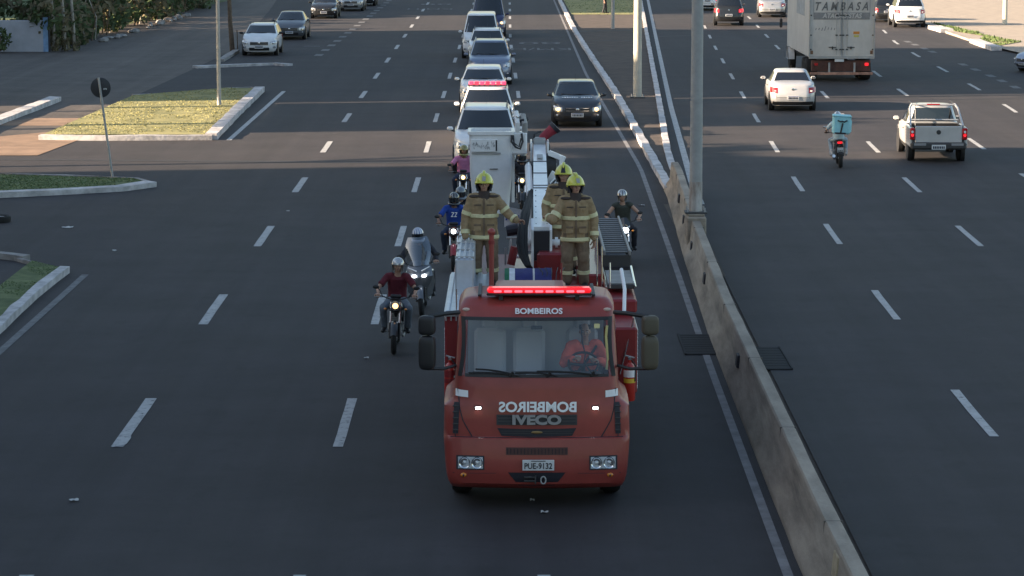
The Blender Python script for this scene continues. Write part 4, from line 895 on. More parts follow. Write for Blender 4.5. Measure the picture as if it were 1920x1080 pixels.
pc = gp(1303, 412, .0); py_ = dY(65.3); px_ = 0
q = MB(); q.box((0, 0, .45), (.46, .9, .90), M_CONC, bev=.03); q.box((0, 0, .93), (.40, .55, .06), M_CONC, bev=.02)
tag(q.build("pole_pedestal", loc=(CB(py_) + .0, py_, 0)), "square concrete pedestal set in the barrier under the near lamp pole", "pedestal")
# ------------------------------------------------------------------ poles
def lamp_pole(label, px, py, top, r0, r1, m, arm=True, z0=0.0, rust=False, topx=None, base=True, plate=True):
    p = gp(px, py, z0); root = empty("lamp_pole", (p.x, p.y, z0), 0, label, "lamp pole", "street lamp poles")
    q = MB(); q.tube([(0, 0, .02), (0, 0, top * .3), (0, 0, top)], [r0, r0 * .92, r1], m, 20); q.build("shaft", root)
    if rust: q = MB(); q.tube([(0, 0, .05), (0, 0, .4), (0, 0, .75)], [r0 * 1.02, r0 * 1.015, r0 * 1.0], mat("rust_stain", (.34, .26, .20), .85, var=.35, vscale=4, stretch=(1, 1, .3), col2=(.46, .44, .42)), 20, cap=False); q.build("rusty_collar", root)
    if plate:
        q = MB(); q.box((0, 0, .02), (r0 * 3.4, r0 * 3.4, .04), M_DGREY, bev=.008)
        for a in (1, -1):
            for b in (1, -1): q.tube([(a * r0 * 1.3, b * r0 * 1.3, .03), (a * r0 * 1.3, b * r0 * 1.3, .14)], .02, M_STEEL, 6)
        q.build("base_plate", root)
    if arm:
        for s_ in (1, -1):
            q = MB(); q.tube([(0, 0, top - .1), (s_ * .8, 0, top + .5), (s_ * 2.2, 0, top + .8)], [.05, .045, .04], m, 8); a_ = q.build("arm", root)
            q = MB(); q.box((s_ * 2.6, 0, top + .8), (.9, .32, .14), M_STEEL, bev=.05); q.build("lamp_head", a_)
    return root
p = Vector((CB(py_), py_, 0)); lp = lamp_pole("tall grey steel lamp pole rising from the concrete barrier, nearest the camera", 1303, 402, 11, .155, .12, M_STEEL, z0=.96, rust=True)
lp.location = (CB(py_) + .0, py_, .96)
M_POLEY = mat("pale_painted_steel", (.52, .49, .42), .6, var=.1, vscale=4)
lamp_pole("thick pale lamp pole on the soil median beyond the barrier, bright on its left side", 1195, 183, 12, .18, .13, M_POLEY, z0=.10)
lamp_pole("slim far lamp pole at the start of the median grass", 1149, 55, 12, .11, .08, M_STEEL, z0=.10, plate=False)
lamp_pole("slender grey lamp pole at the back of the dry grass island", 411, 198, 9, .085, .06, M_STEEL, z0=.12, arm=True, plate=False)
lamp_pole("white pole on the sunlit forecourt at upper right", 1884, 46, 10, .16, .12, mat("white_pole_paint", (.66, .62, .52), .6), z0=.10, plate=False)
p = gp(436, 98); root = empty("wooden_pole", (p.x, p.y, 0), 0, "crooked wooden pole at the pavement edge beside the white parked car", "pole")
q = MB(); q.tube([(0, 0, 0), (-.10, 0, 1.6), (-.16, 0, 3.6), (-.10, 0, 6.5)], [.14, .12, .10, .08], M_BARK, 10); q.build("trunk", root); q = MB(); q.tube([(.28, 0, 0), (.26, 0, 1.2)], .03, M_BARK, 6); q.build("stake", root)
# round sign seen from behind
p = gp(211, 338); root = empty("road_sign", (p.x, p.y, .1), 0, "round road sign seen from behind on a leaning post", "road sign")
q = MB(); tp = at(185, 152, p.y) - p; q.tube([(0, 0, 0), (tp.x * .5, 0, tp.z * .5), (tp.x, 0, tp.z)], .035, M_STEEL, 10); q.build("post", root)
c = at(188, 171, p.y - .05) - p; q = MB(); Mx = Matrix.Translation((c.x, -.05 + .1, c.z)) @ Matrix.Rotation(R(90), 4, 'X'); q.lathe([(1e-6, .0), (.29, .0), (.30, .008), (.30, .014), (.29, .02), (1e-6, .02)], mat("sign_back", (.035, .037, .045), .5), 36, Mx); o = q.build("sign_disc", root)
q = MB(); q.lathe([(.298, -.004), (.298, -.001), (.24, -.001), (.24, -.004), (.298, -.004)], M_TAIL, 36, Mx); q.build("red_border", o)
q = MB(); q.box((c.x, .025, c.z + .14), (.12, .03, .025), M_DGREY); q.box((c.x, .025, c.z - .14), (.12, .03, .025), M_DGREY); q.build("clamp", root)
q = MB()
for i in range(3): q.box((c.x + .10 + i * .035, .024, c.z - .04 + .01 * (i % 2)), (.022, .004, .04), M_PLATE)
q.build("sticker", o)
# ------------------------------------------------------------------ wall, overgrown fence and hedges on the far left
a = gp(92, 97); q = MB(); q.box((-9, 0, .85), (18.0, .22, 1.70), mat("whitewashed_wall", (.46, .47, .52), .9, var=.2, vscale=.6, bump=.3), bev=.01)
wl = tag(q.build("painted_wall", loc=(a.x, a.y, 0)), "low whitewashed wall with a blue end at the left edge", "wall")
q = MB(); q.box((-.14, -.116, .92), (.28, .02, 1.9), mat("blue_paint", (.22, .36, .58), .7, var=.2)); q.box((.02, 0, .95), (.08, .26, 1.95), M_INK, bev=.01); q.build("blue_end_post", wl)
def leaves(q, c, r, n, m1, m2, s_=.16, thin=.7):
    for _ in range(n):
        while 1:
            v = Vector((random.uniform(-1, 1), random.uniform(-1, 1), random.uniform(-1, 1)))
            if .25 < v.length < 1: break
        p_ = Vector((c[0] + v.x * r[0], c[1] + v.y * r[1], c[2] + v.z * r[2]))
        if noise.noise(p_ * .55) < -.16 * thin: continue
        if p_.z < .05: p_.z = .05 + random.random() * .2
        a_ = Vector((random.gauss(0, 1), random.gauss(0, 1), random.gauss(0, 1))).normalized(); b_ = a_.orthogonal().normalized(); k_ = s_ * random.uniform(.5, 1.3)
        i = len(q.v); q.v += [tuple(p_ - a_ * k_), tuple(p_ + b_ * k_ * .5), tuple(p_ + a_ * k_), tuple(p_ - b_ * k_ * .5)]; q.f.append([i, i + 1, i + 2, i + 3]); q.m.append(q.mi(m1 if noise.noise(p_ * .9 + Vector((9, 0, 0))) < .08 else m2))
random.seed(11)
b0, b1 = gp(105, 97), gp(420, 2)
M_SKYPIPE = mat("pale_bark", (.34, .31, .27), .85, var=.35, vscale=3)
for i, (px, lb) in enumerate(((103, "pale leaning post, leftmost of the three beside the blue wall end"), (122, "middle pale post of the three beside the blue wall end"), (138, "right pale post of the three, wrapped in creeper"))):
    p = gp(px, 96); root = empty("fence_post", (p.x, p.y + i * .2, 0), 0, lb, "post", "pale posts by the wall")
    q = MB(); q.tube([(0, 0, 0), (-.05, 0, 1.4), (-.15, 0, 3.2)], [.10, .09, .07], M_SKYPIPE, 10); q.build("shaft", root)
    q = MB(); leaves(q, (0, -.1, .7), (.35, .35, .9), 240, M_LEAF, M_LEAF2, .13); q.build("creeper", root, smooth=0)
N_H = 9
for i in range(N_H):
    t = (i + .5) / N_H; c = b0.lerp(b1, t ** 1.0); c.x -= .8; c.y += 0
    q = MB(); L_ = (b1 - b0).length / N_H
    for k in range(5):
        cc = (random.uniform(-1.2, .6), (k - 2) * L_ / 5, random.uniform(1.0, 2.6)); leaves(q, cc, (1.3, L_ / 4.2, random.uniform(1.3, 2.0)), 520, M_LEAF, M_LEAF2, .24)
    lbs = ["nearest clump of the overgrown fence, right behind the pale posts", "second clump of overgrown fence, above the rubble line", "third overgrown clump along the pavement with dry brown stems", "fourth clump of the overgrown fence line", "fifth clump, midway along the overgrown fence", "sixth clump of the overgrown fence towards the top edge", "seventh overgrown clump left of the slender lamp pole top", "eighth overgrown clump, partly cut by the top edge", "farthest overgrown clump at the top edge"]
    root = empty("hedge", (c.x, c.y, 0), 0, lbs[i], "hedge", "overgrown fence clumps on the far left"); q.build("foliage", root, smooth=0)
    for k in range(6): q = MB(); x = random.uniform(-1, .8); y = (k - 2.5) * L_ / 6; q.tube([(x, y, 0), (x + random.uniform(-.3, .3), y + random.uniform(-.3, .3), 1.3), (x + random.uniform(-.5, .5), y, 2.6)], [.05, .035, .02], M_BARK if k % 3 else M_SKYPIPE, 6); q.build("stem", root)
q = MB(); random.seed(5)
for i in range(26):
    t = random.uniform(.12, .62); c = b0.lerp(b1, t); q.ball((c.x + .9 + random.uniform(-.25, .25), c.y, .08), (random.uniform(.1, .35), random.uniform(.2, .6), random.uniform(.08, .22)), M_KERBG, 6, 4)
tag(q.build("rubble", smooth=30), kind="stuff")
for i, (x, y, r, lb) in enumerate(((-30, 152, 3.2, "dark bush behind the whitewashed wall, right one"), (-36, 153, 3.6, "dark bush behind the whitewashed wall at the left edge"), (-43, 154, 3.6, "bush behind the wall beyond the left edge"))):
    q = MB(); root = empty("bush", (x, y, 0), 0, lb, "bush", "bushes behind the wall")
    for k in range(6): leaves(q, (random.uniform(-r, r) * .7, random.uniform(0, 2), random.uniform(1.4, 2.4)), (1.8, 1.2, 1.2), 600, M_LEAF, M_LEAF2, .22)
    q.build("foliage", root, smooth=0); 
    for k in range(4): q = MB(); q.tube([(random.uniform(-1, 1), .8, 0), (random.uniform(-1.4, 1.4), .8, 1.8)], [.07, .03], M_BARK, 6); q.build("stem", root)
p = gp(0, 78); q = MB(); leaves(q, (0, 0, .7), (.6, .5, .7), 420, M_LEAF, M_LEAF, .12); root = empty("shrub", (at(0, 60, a.y - 1.2).x, a.y - 1.2, .1), 0, "small dark shrub in front of the wall at the left edge", "shrub"); q.build("foliage", root, smooth=0); q = MB(); q.tube([(0, 0, 0), (0, 0, .8)], .04, M_BARK); q.build("stem", root)
sheet("field", [(-27, 150), (-22, 230), (-20, 420), (-200, 420), (-200, 150)], .01, M_GRASS2)
# ------------------------------------------------------------------ unseen blocks and a board added to throw the long shadows, and trees (stands outside the picture on the left)
M_PLAST = mat("building_render", (.30, .27, .24), .9, var=.1, vscale=.5)
def block(loc, dim, label):  # unseen building, sized to block the low sun
    root = empty("shade_block", loc, 0, label, "shade_block", "unseen blocks added for shade"); q = MB(); q.box((0, 0, dim[2] / 2), dim, M_PLAST); q.build("wall", root, 0)
    q = MB(); q.box((0, 0, dim[2] + .15), (dim[0] + .5, dim[1] + .5, .3), M_CONC); q.build("roof", root, 0)
    fl = int(dim[2] / 3.1); nw = min(14, int(dim[1] / 4))
    for f_ in range(fl):
        q = MB()
        for k in range(nw): q.box((dim[0] / 2 + .02, -dim[1] / 2 + dim[1] * (k + .5) / nw, 1.7 + f_ * 3.1), (.05, 1.5, 1.3), M_CARGLASS)
        q.build("window", root, 0)
SX = -50.0
def sy(dg, X=0.0): return dY(dg) - SUN_SLOPE * (X - SX)     # where on the building line the shadow edge at (X, depth dg) starts
yn = sy(83.0, -2); y2a, y2b = sy(99.2, -2), sy(114.5, 9); y4 = sy(170, 5)
block((SX - 10, (yn - 130) / 2, 0), (20, yn + 130, 30), "unseen tall block added to shade the near part of the road")
root = empty("shadow_board", (SX, (y2a + y2b) / 2, 0), 0, "unseen raised board on posts, added to shade the left road beyond the gap", "shadow_board")  # invented board, raised so its shadow starts at the left road
q = MB(); q.box((0, 0, 12.9), (.5, y2b - y2a, 5.6), M_PLAST, bev=.05); q.build("panel", root, 0)
for yy in (-.30, .30):
    q = MB(); q.tube([(0, yy * (y2b - y2a), 0), (0, yy * (y2b - y2a), 10.4)], .22, M_STEEL, 12); q.build("post", root)
y3 = sy(147, 13)
block((SX - 10, (y2b + .5 + y3) / 2, 0), (20, y3 - y2b - .5, 22.5), "unseen tall block, height set to shade the box truck")
block((SX - 9, (y3 + .3 + y4) / 2, 0), (18, y4 - y3 - .6, 17.2), "unseen lower block, height set to shade the far lanes")
block((SX - 10, sy(193, 0) + 30, 0), (20, 60, 18.2), "unseen farthest block added for shade beyond the second gap")
def tree(label, loc, trunk_h, c, r, n, s_):
    root = empty("tree", loc, 0, label, "tree"); q = MB(); random.seed(int(loc[1] * 7))
    q.tube([(0, 0, 0), (.15, .1, trunk_h * .5), (0, 0, trunk_h)], [.22, .17, .13], M_BARK, 10)
    for k in range(7): a_ = k * .9; q.tube([(0, 0, trunk_h * .8), (c[0] + r[0] * .6 * math.cos(a_), c[1] + r[1] * .6 * math.sin(a_), c[2])], [.09, .03], M_BARK, 6)
    q.build("trunk", root); q = MB()
    for k in range(9): leaves(q, (c[0] + random.uniform(-.5, .5) * r[0], c[1] + random.uniform(-.75, .75) * r[1], c[2] + random.uniform(-.35, .35) * r[2]), (r[0] * .6, r[1] * .4, r[2] * .75), n, M_LEAF, M_LEAF, s_, .3)
    q.build("crown", root, smooth=0)
tree("spreading street tree whose crown shades the median", (-34, dY(86.5) - 3.6, 0), 8.4, (0, 1.0, 9.9), (2.2, 4.3, 1.1), 900, .24)
tree("street tree just beyond the gap", (-33, dY(101) - 4, 0), 9.0, (0, 0, 10.6), (2.5, 2.5, 1.4), 500, .26)
# ------------------------------------------------------------------ the fire truck (front towards -Y, local y runs back)
TX, TY = .345, 37.6
truck = empty("fire_truck", (TX, TY, 0), 0, "red fire truck with lit red light bar and white aerial boom leading the convoy", "fire truck")
truck.location.y -= .4; truck.scale = (1, 1, 1.04)
M_RED = mat("truck_red", (.295, .048, .038), .45, coat=.2, var=.14, vscale=2.2, bump=.05, bscale=6); M_REDD = mat("body_red", (.24, .018, .022), .4, coat=.4, var=.12, vscale=2)
def T(px, py, yl): p = at(px, py, TY + yl); return Vector((p.x - TX, yl, p.z))
cs = Shell([(.28, 1.21), (.40, 1.26), (.60, 1.285), (.97, 1.31), (1.38, 1.30), (1.46, 1.20), (1.60, 1.155), (2.5, 1.105), (2.66, 1.095), (2.74, 1.04)],
           [(.28, 2.0), (2.7, 2.0), (2.74, 1.95)],
           [(.28, .10), (.36, .0), (.55, -.03), (.80, .0), (.96, .03), (.99, .07), (1.2, .08), (1.7, .14), (1.79, .17), (2.53, .42), (2.66, .50), (2.74, .62)], .14, .05, .11, .01)
zl = [.28, .32, .36, .45, .55, .7, .8, .9, .96, .99, 1.08, 1.2, 1.38, 1.42, 1.47, 1.53, 1.6, 1.7, 1.79, 2.53, 2.60, 2.66, 2.70, 2.74]
rings = [[(x, y, z) for x, y in cs.ring(z, xs=(0, .25, .5, .75, .9), ns=10)] for z in zl]
for sc, z in ((.96, 2.765), (.85, 2.785), (.5, 2.80), (.05, 2.805)): rings.append([(x * sc, 1.3 + (y - 1.3) * sc, z) for x, y, _ in rings[23]])
q = MB(); n = len(rings[0])
for r in rings: q.v += r
k = q.mi(M_RED)
for i in range(len(rings) - 1):
    for j in range(n):
        a, b = i * n + j, i * n + (j + 1) % n; mx = (q.v[a][0] + q.v[b][0]) / 2; my = (q.v[a][1] + q.v[b][1]) / 2
        if i == 18 and ((my < .45 and abs(mx) < cs.A(2.2) - .15) or (.55 < my < 1.5 and abs(mx) > .9)): continue
        q.f.append([a, b, b + n, a + n]); q.m.append(k)
q.f.append(list(range(n))[::-1]); q.m.append(k)
cab = q.build("cab", truck, 40)
def cp(x0, x1, z0, z1, m, nm, par, off=.008, nx=10, nz=3, q=None, fn=None):
    g = q or MB()
    def f(u, v):
        x, z = (x0 + (x1 - x0) * u, z0 + (z1 - z0) * v) if fn is None else fn(u, v)
        return (x, cs.ry(x, z) - off, z)
    g.grid(f, nx, nz, m)
    return g if q else g.build(nm, par)
# windscreen and its dark surround
q = MB(); q.grid(lambda u, v: ((u * 2 - 1) * (cs.A(1.79 + .74 * v) - .085), cs.ry((u * 2 - 1) * (cs.A(1.79 + .74 * v) - .085), 1.79 + .74 * v) - .004, 1.79 + .74 * v), 16, 5, M_GLASS); ws = q.build("windscreen", truck, 180)
g = MB()
for z0, z1 in ((1.775, 1.815), (2.505, 2.55)): cp(-1.0, 1.0, z0, z1, M_BLACK, "", None, .012, 16, 1, g)
for s_ in (1, -1):
    cp(0, 0, 0, 0, M_BLACK, "", None, .012, 2, 6, g, lambda u, v: (s_ * (cs.A(1.78 + .77 * v) - .10 + .055 * u - .03 * math.sin(v * 3.14)), 1.78 + .77 * v))
g.build("windscreen_seal", ws)
g = MB()
for x0, x1, z0, z1 in ((-.95, -.25, 1.83, 1.80), (-.30, .28, 1.84, 1.80), (.0, .85, 1.86, 1.80), (-.85, -.3, 1.88, 1.81)):
    pts = []
    for i in range(6):
        t = i / 5; x = x0 + (x1 - x0) * t; z = z0 + (z1 - z0) * t + .02 * math.sin(t * 3.1); pts.append((x, cs.ry(x, z) - .035, z))
    g.tube(pts, .011, M_BLACK, 6)
for x in (-.38, .14, .75): g.tube([(x, cs.ry(x, 1.80) - .02, 1.785), (x + .05, cs.ry(x, 1.84) - .045, 1.85)], .02, M_BLACK, 6)
g.build("wiper", truck)
# cab interior
q = MB(); q.box((0, .62, 1.64), (1.9, .55, .22), mat("dashboard", (.13, .13, .14), .8), bev=.06); q.box((0, 1.1, 1.28), (2.1, 1.5, .06), M_DGREY); q.box((0, .42, 1.765), (.30, .10, .012), M_WHITEP); q.build("dashboard", truck)
M_SEAT = mat('seat_cloth', (.50, .52, .55), .9)
for x in (.66, -.66, -.1):
    q = MB(); q.box((x, 1.25, 1.50), (.48, .5, .14), M_SEAT, bev=.05); q.box((x, 1.55, 1.88), (.46, .14, .70), M_SEAT, bev=.05, rot=(R(-8), 0, 0)); q.box((x, 1.60, 2.30), (.24, .10, .16), M_SEAT, bev=.04); q.build("seat", truck)
q = MB(); Mx = Matrix.Translation((.66, .78, 1.86)) @ Matrix.Rotation(R(38), 4, 'X'); q.tube([(.21 * math.cos(a * .2618), .21 * math.sin(a * .2618), 0) for a in range(25)], .017, M_BLACK, 8, M=Mx); q.tube([(-.2, 0, 0), (0, 0, -.03), (.2, 0, 0)], .02, M_BLACK, M=Mx); q.tube([(0, 0, -.03), (0, 0, -.4)], .03, M_BLACK, M=Mx); q.build("steering_wheel", truck)
q = MB(); q.tube([(.62, .46, 2.42), (.64, .45, 2.2), (.68, .42, 2.05), (.66, .40, 1.95), (.78, .34, 1.78)], .011, M_BLACK, 6); q.build("hanging_cord", truck)
q = MB(); q.box((.0, .50, 2.40), (.16, .03, .05), M_BLACK, bev=.01); q.build("rear_view_mirror", truck)
q = MB(); q.tube([(.98, .42, 2.44), (.965, .40, 2.3), (.99, .34, 2.0), (.97, .30, 1.86)], .018, mat("yellow_strap", (.62, .52, .22), .6), 8); q.build("grab_handle", truck)
q = MB(); cp(.80, .88, 2.40, 2.46, mat("sticker_yellow", (.7, .62, .3), .6), "", None, .006, 2, 1, q); q.build("windscreen_sticker", ws)
q = MB(); q.grid(lambda u, v: (-.98 + 1.96 * u, 1.93, 1.3 + 1.3 * v), 1, 1, mat("cab_lining", (.72, .75, .78), .9)); q.build("cab_back_lining", truck)
# side quarter windows
for s_ in (1, -1):
    q = MB(); q.grid(lambda u, v: (s_ * (cs.sx(.58 + .9 * u, 1.82 + .68 * v) + .004), .58 + .9 * u - .1 * (1 - v) * (1 - u), 1.82 + .68 * v), 4, 3, M_GLASS); q.build("side_window", truck)
    q = MB(); q.grid(lambda u, v: (s_ * (cs.sx(.50, 1.0 + 1.6 * v) + .003), .50 + .014 * u, .75 + 1.8 * v), 1, 8, M_INK); q.box((s_ * 1.16, 1.45, 1.55), (.04, .18, .05), M_BLACK, bev=.01); q.build("door_seam", truck)
# front panel seams
for s_ in (1, -1):
    q = MB(); pts = [(1.10, 1.62), (1.085, 1.5), (1.07, 1.35), (1.03, 1.2), (.96, 1.08), (.90, .985)]
    q.tube([(s_ * x, cs.ry(x, z) - .001, z) for x, z in [(a, b) for a, b in pts]], .008, M_INK, 6); q.tube([(s_ * x, cs.ry(x, .97) + .012, .975) for x in (1.20, 1.12, 1.0, .90, .7, .45, 0)], .008, M_INK, 6); q.tube([(s_ * x, cs.ry(x, z) - .001, z) for x, z in ((1.13, .975), (1.145, 1.2), (1.15, 1.42))], .006, M_INK, 6); q.tube([(s_ * x, cs.ry(x, .50) + .003, z) for x, z in ((1.17, .50), (.9, .50), (.6, .505), (.42, .52))], .005, M_INK, 6); q.build("panel_seam", truck)
    q = MB(); cp(0, 0, 0, 0, M_WHITEP, "", None, .010, 6, 1, q, lambda u, v: (s_ * (.955 + .175 * u), 1.505 + .09 * v + .015 * u)); q.build("white_reflector", truck)
    q = MB(); cp(0, 0, 0, 0, M_INK, "", None, .012, 3, 8, q, lambda u, v: (s_ * (1.095 + .075 * u - .02 * v), 1.02 + .42 * v))
    for i in range(5): z = 1.07 + .08 * i; q.box((s_ * 1.13, cs.ry(1.13, z) - .01, z), (.08, .03, .018), M_DGREY, bev=.004)
    q.build("air_vent", truck)
    # strobes
    q = MB(); x = .815; q.box((s_ * x, cs.ry(x, 1.37) - .015, 1.37), (.10, .03, .05), M_DGREY, bev=.012); o = q.build("strobe_light", truck); q = MB(); q.box((s_ * x, cs.ry(x, 1.37) - .034, 1.37), (.075, .014, .03), M_LAMPW, bev=.005); q.build("lens", o)
    # headlights
    q = MB(); cp(s_ * .73, s_ * 1.12, .55, .74, M_INK, "", None, .006, 6, 2, q); cp(s_ * .75, s_ * 1.095, .567, .722, mat("lamp_reflector", (.42, .48, .58), .25, .3), "", None, .011, 6, 2, q); h = q.build("headlight", truck)
    for x in (.83, 1.005):
        q = MB(); y = cs.ry(x, .645) - .012; Mx = Matrix.Translation((s_ * x, y, .645)) @ Matrix.Rotation(R(90), 4, 'X'); q.lathe([(.080, 0), (.078, .018), (.066, .010), (.045, -.01), (1e-6, -.016)], M_CHROME, 20, Mx); q.lathe([(.030, .0), (.022, .022), (1e-6, .028)], M_LENS, 14, Mx); q.build("lens", h)
    q = MB(); x = 1.02; q.ball((s_ * x, cs.ry(x, .47) - .008, .475), (.045, .02, .030), M_AMBER, 10, 6); q.ball((s_ * x, cs.ry(x, .455) - .02, .47), (.015, .02, .02), M_INK, 8, 6); q.build("indicator", truck)
    q = MB(); q.box((s_ * 1.275, .55, .80), (.03, .10, .14), M_CHROME, bev=.01); q.ball((s_ * 1.27, .75, .52), (.02, .03, .02), M_AMBER); q.build("side_marker", truck)
    q = MB(); x = .985; q.ball((s_ * x, cs.ry(x, 2.635) - .004, 2.635), (.055, .02, .026), mat("marker_lens", (.65, .5, .42), .2), 12, 6); q.build("marker_lamp", truck)
    # mirrors
    q = MB(); mx = 1.50 if s_ < 0 else 1.545
    q.tube([(s_ * 1.08, .42, 2.62), (s_ * 1.25, .25, 2.63), (s_ * mx, .14, 2.60)], .030, M_BLACK, 8); q.tube([(s_ * 1.13, .40, 1.90), (s_ * 1.3, .25, 1.88), (s_ * mx, .14, 1.90)], .022, M_BLACK, 8); q.tube([(s_ * mx, .14, 1.88), (s_ * mx, .14, 2.62)], .022, M_BLACK, 8)
    o = q.build("mirror_arm", truck)
    for z, h_ in ((2.49, .26), (2.12, .46)):
        q = MB(); q.sball((s_ * (mx + .02), .12, z), (.115, .09, h_ / 2), M_BLACK if s_ < 0 else mat("mirror_shell", (.10, .085, .06), .55), rz=s_ * R(12))
        mi = q.build("mirror", o, 50); q = MB(); q.box((s_ * (mx + .02), .212, z), (.19, .006, h_ - .05), M_CHROME, rot=(0, 0, s_ * R(12))); q.build("mirror_glass", mi)
# grilles, badge, lettering
q = MB(); cp(-.56, .56, 1.145, 1.285, M_DGREY, "", None, .010, 12, 2, q)
for i in range(3): z = 1.17 + .042 * i; cp(-.54, .54, z, z + .012, M_INK, "", None, .016, 12, 1, q)
gr = q.build("grille", truck)
q = MB(); textmb(q, "IVECO", .17, mat("badge_silver", (.40, .40, .41), .35, .3), face_m(0, cs.ry(0, 1.22) - .035, 1.215), .012, width=.68, bold=.008); q.build("maker_lettering", gr)
q = MB(); cp(0, 0, 0, 0, M_INK, "", None, .008, 14, 3, q, lambda u, v: ((u * 2 - 1) * (.55 - .06 * (1 - v)), 1.0 + .105 * v - .012 * (1 - (2 * u - 1) ** 2)))
for z in (1.03, 1.06): cp(-.5, .5, z, z + .010, M_DGREY, "", None, .016, 12, 1, q)
lg = q.build("grille", truck); q = MB(); q.ball((0, cs.ry(0, 1.05) - .02, 1.05), (.08, .008, .02), mat("bronze_badge", (.30, .2, .09), .4, .6)); q.build("badge", lg)
M_BM = mat("letter_backing", (.60, .60, .60), .5)
q = MB(); textmb(q, "BOMBEIROS", .185, mat("bright_lettering", (.95, .95, .95), .5), face_m(.01, cs.ry(0, 1.39) - .030, 1.385, mir=True, tilt=R(-8)), .004, width=1.08, bold=.006); q.build("mirrored_lettering", truck)
q = MB(); textmb(q, "BOMBEIROS", .115, M_WHITEP, face_m(.03, cs.ry(0, 2.63) - .022, 2.625, tilt=R(-32)), .003, width=.66, bold=.003); q.build("roof_lettering", truck)
q = MB(); cp(-.43, .43, .755, .855, mat("bumper_vent", (.09, .035, .03), .6), "", None, .006, 8, 1, q)
for i in range(18): x = -.41 + i * .048; q.box((x, cs.ry(x, .80) - .012, .805), (.008, .006, .08), M_INK)
q.build("bumper_vent", truck)
q = MB(); q.box((.02, cs.ry(0, .63) - .035, .625), (.44, .014, .145), M_PLATE, bev=.004); pl = q.build("number_plate", truck)
q = MB(); textmb(q, "PUE-9132", .11, M_INK, face_m(.02, cs.ry(0, .63) - .047, .613), .002, width=.385, bold=.002); q.box((.02, cs.ry(0, .63) - .045, .683), (.2, .004, .010), M_INK); q.build("plate_characters", pl)
q = MB(); cp(0, 0, 0, 0, M_INK, "", None, .005, 8, 3, q, lambda u, v: ((u * 2 - 1) * (.25 + .15 * v), .33 + .19 * v)); tow = q.build("tow_recess", truck)
q = MB(); y = cs.ry(0, .42) - .03; q.box((-.10, y, .46), (.16, .05, .02), M_DGREY, bev=.004); q.box((-.10, y, .41), (.16, .05, .02), M_DGREY, bev=.004); q.box((-.02, y, .43), (.02, .06, .11), M_DGREY); q.tube([(.09 + .035 * math.cos(a * .5236), y - .01, .42 + .05 * math.sin(a * .5236)) for a in range(13)], .011, M_STEEL, 6); q.build("tow_hitch", tow)
# light bar
q = MB(); lx = .035; q.box((lx, .70, 2.835), (1.47, .22, .035), M_BLACK, bev=.01); 
for x in (-.5, .57): q.box((x, .70, 2.79), (.06, .16, .07), M_BLACK)
lb = q.build("light_bar", truck)
M_RB = mat("red_lens", (.55, .01, .015), .15, coat=.5, emit=(1, .015, .025), es=.22)
q = MB(); q.box((lx, .70, 2.885), (1.46, .21, .075), M_RB, bev=.03); q.build("lens", lb)
for i in range(9):
    x = lx - .58 + i * .145; q = MB(); q.box((x, .586, 2.878), (.112, .02, .030), M_REDB, bev=.008); q.build("lamp_cell", lb)
q = MB(); q.box((-.08, 1.25, 2.84), (1.0, .9, .09), M_RED, bev=.05); q.build("roof_hatch", truck)
for s_ in (1, -1): q = MB(); q.box((s_ * .80, 1.25, 2.81), (.05, 1.1, .03), M_DGREY, bev=.01); q.build("roof_rail", truck)
# chassis and body
q = MB(); q.box((0, 1.2, .42), (2.3, 1.8, .12), M_INK)  # hidden slab under the cab, added to darken the road below
for x in (-.42, .42): q.box((x, 7.0, .85), (.12, 12.4, .28), M_INK)
q.box((0, 7.0, 1.05), (2.3, 9.6, .08), M_DGREY); q.build("chassis", truck)
for s_ in (1, -1):
    for y in (1.25, 9.0, 10.3):
        wheel("wheel", truck, (s_ * 1.06, y, .48), .48, .28, M_STEEL, side=s_)
        if y > 5: wheel("wheel", truck, (s_ * .74, y, .48), .48, .26, M_STEEL, side=s_)
def locker(x0, x1, y0, y1, z0, z1, m, nm="locker"):
    q = MB(); q.box(((x0 + x1) / 2, (y0 + y1) / 2, (z0 + z1) / 2), (x1 - x0, y1 - y0, z1 - z0), m, bev=.03); o = q.build(nm, truck)
    return o
l1 = locker(-1.33, -.66, 2.25, 6.4, 1.15, 2.28, M_REDD); l2 = locker(-1.30, -.72, 6.45, 12.2, .95, 2.28, M_REDD)
r1 = locker(.72, 1.50, 2.45, 6.6, 1.15, 2.10, M_REDD); r2 = locker(.72, 1.46, 6.65, 12.2, .95, 2.30, M_REDD)
q = MB(); q.box((1.33, 4.9, 2.22), (.44, 2.4, .20), M_REDD, bev=.03); q.build("tool_chest", truck)
M_ROLL = mat("roller_shutter", (.52, .55, .60), .4, .5)
for lk, s_, xx in ((l1, -1, -1.335), (r1, 1, 1.505)):
    q = MB()
    for i in range(15): q.box((xx, 4.4, 1.22 + i * .058), (.02, 3.6, .045), M_ROLL, bev=.008)
    q.build("roller_shutter", lk)
q = MB()                                              # ribbed aluminium walkway over the left lockers
q.box((-1.0, 4.3, 2.315), (.68, 4.1, .05), M_ALU)
for i in range(5): q.box((-1.29 + i * .145, 4.3, 2.355), (.07, 4.1, .035), M_ALU, bev=.012)
wk = q.build("walkway", truck); q = MB()
for i in range(9): q.box((-1.31 + i * .075, 2.24, 2.29), (.02, .02, .12), M_STEEL)
q.tube([(-1.34, 2.22, 2.34), (-.66, 2.22, 2.34)], .018, M_CHROME, 6); q.build("walkway_trim", wk)
q = MB(); q.box((-1.07, 7.6, 2.60), (.28, 7.2, .56), M_ALU, bev=.02)
for i in range(3): q.box((-1.15 + i * .08, 7.6, 2.89), (.035, 7.2, .02), M_ALU, bev=.006)
for i in range(9): q.box((-1.07, 4.1 + i * .87, 2.885), (.29, .035, .045), M_STEEL, bev=.006)
q.build("stowage_rail", truck)
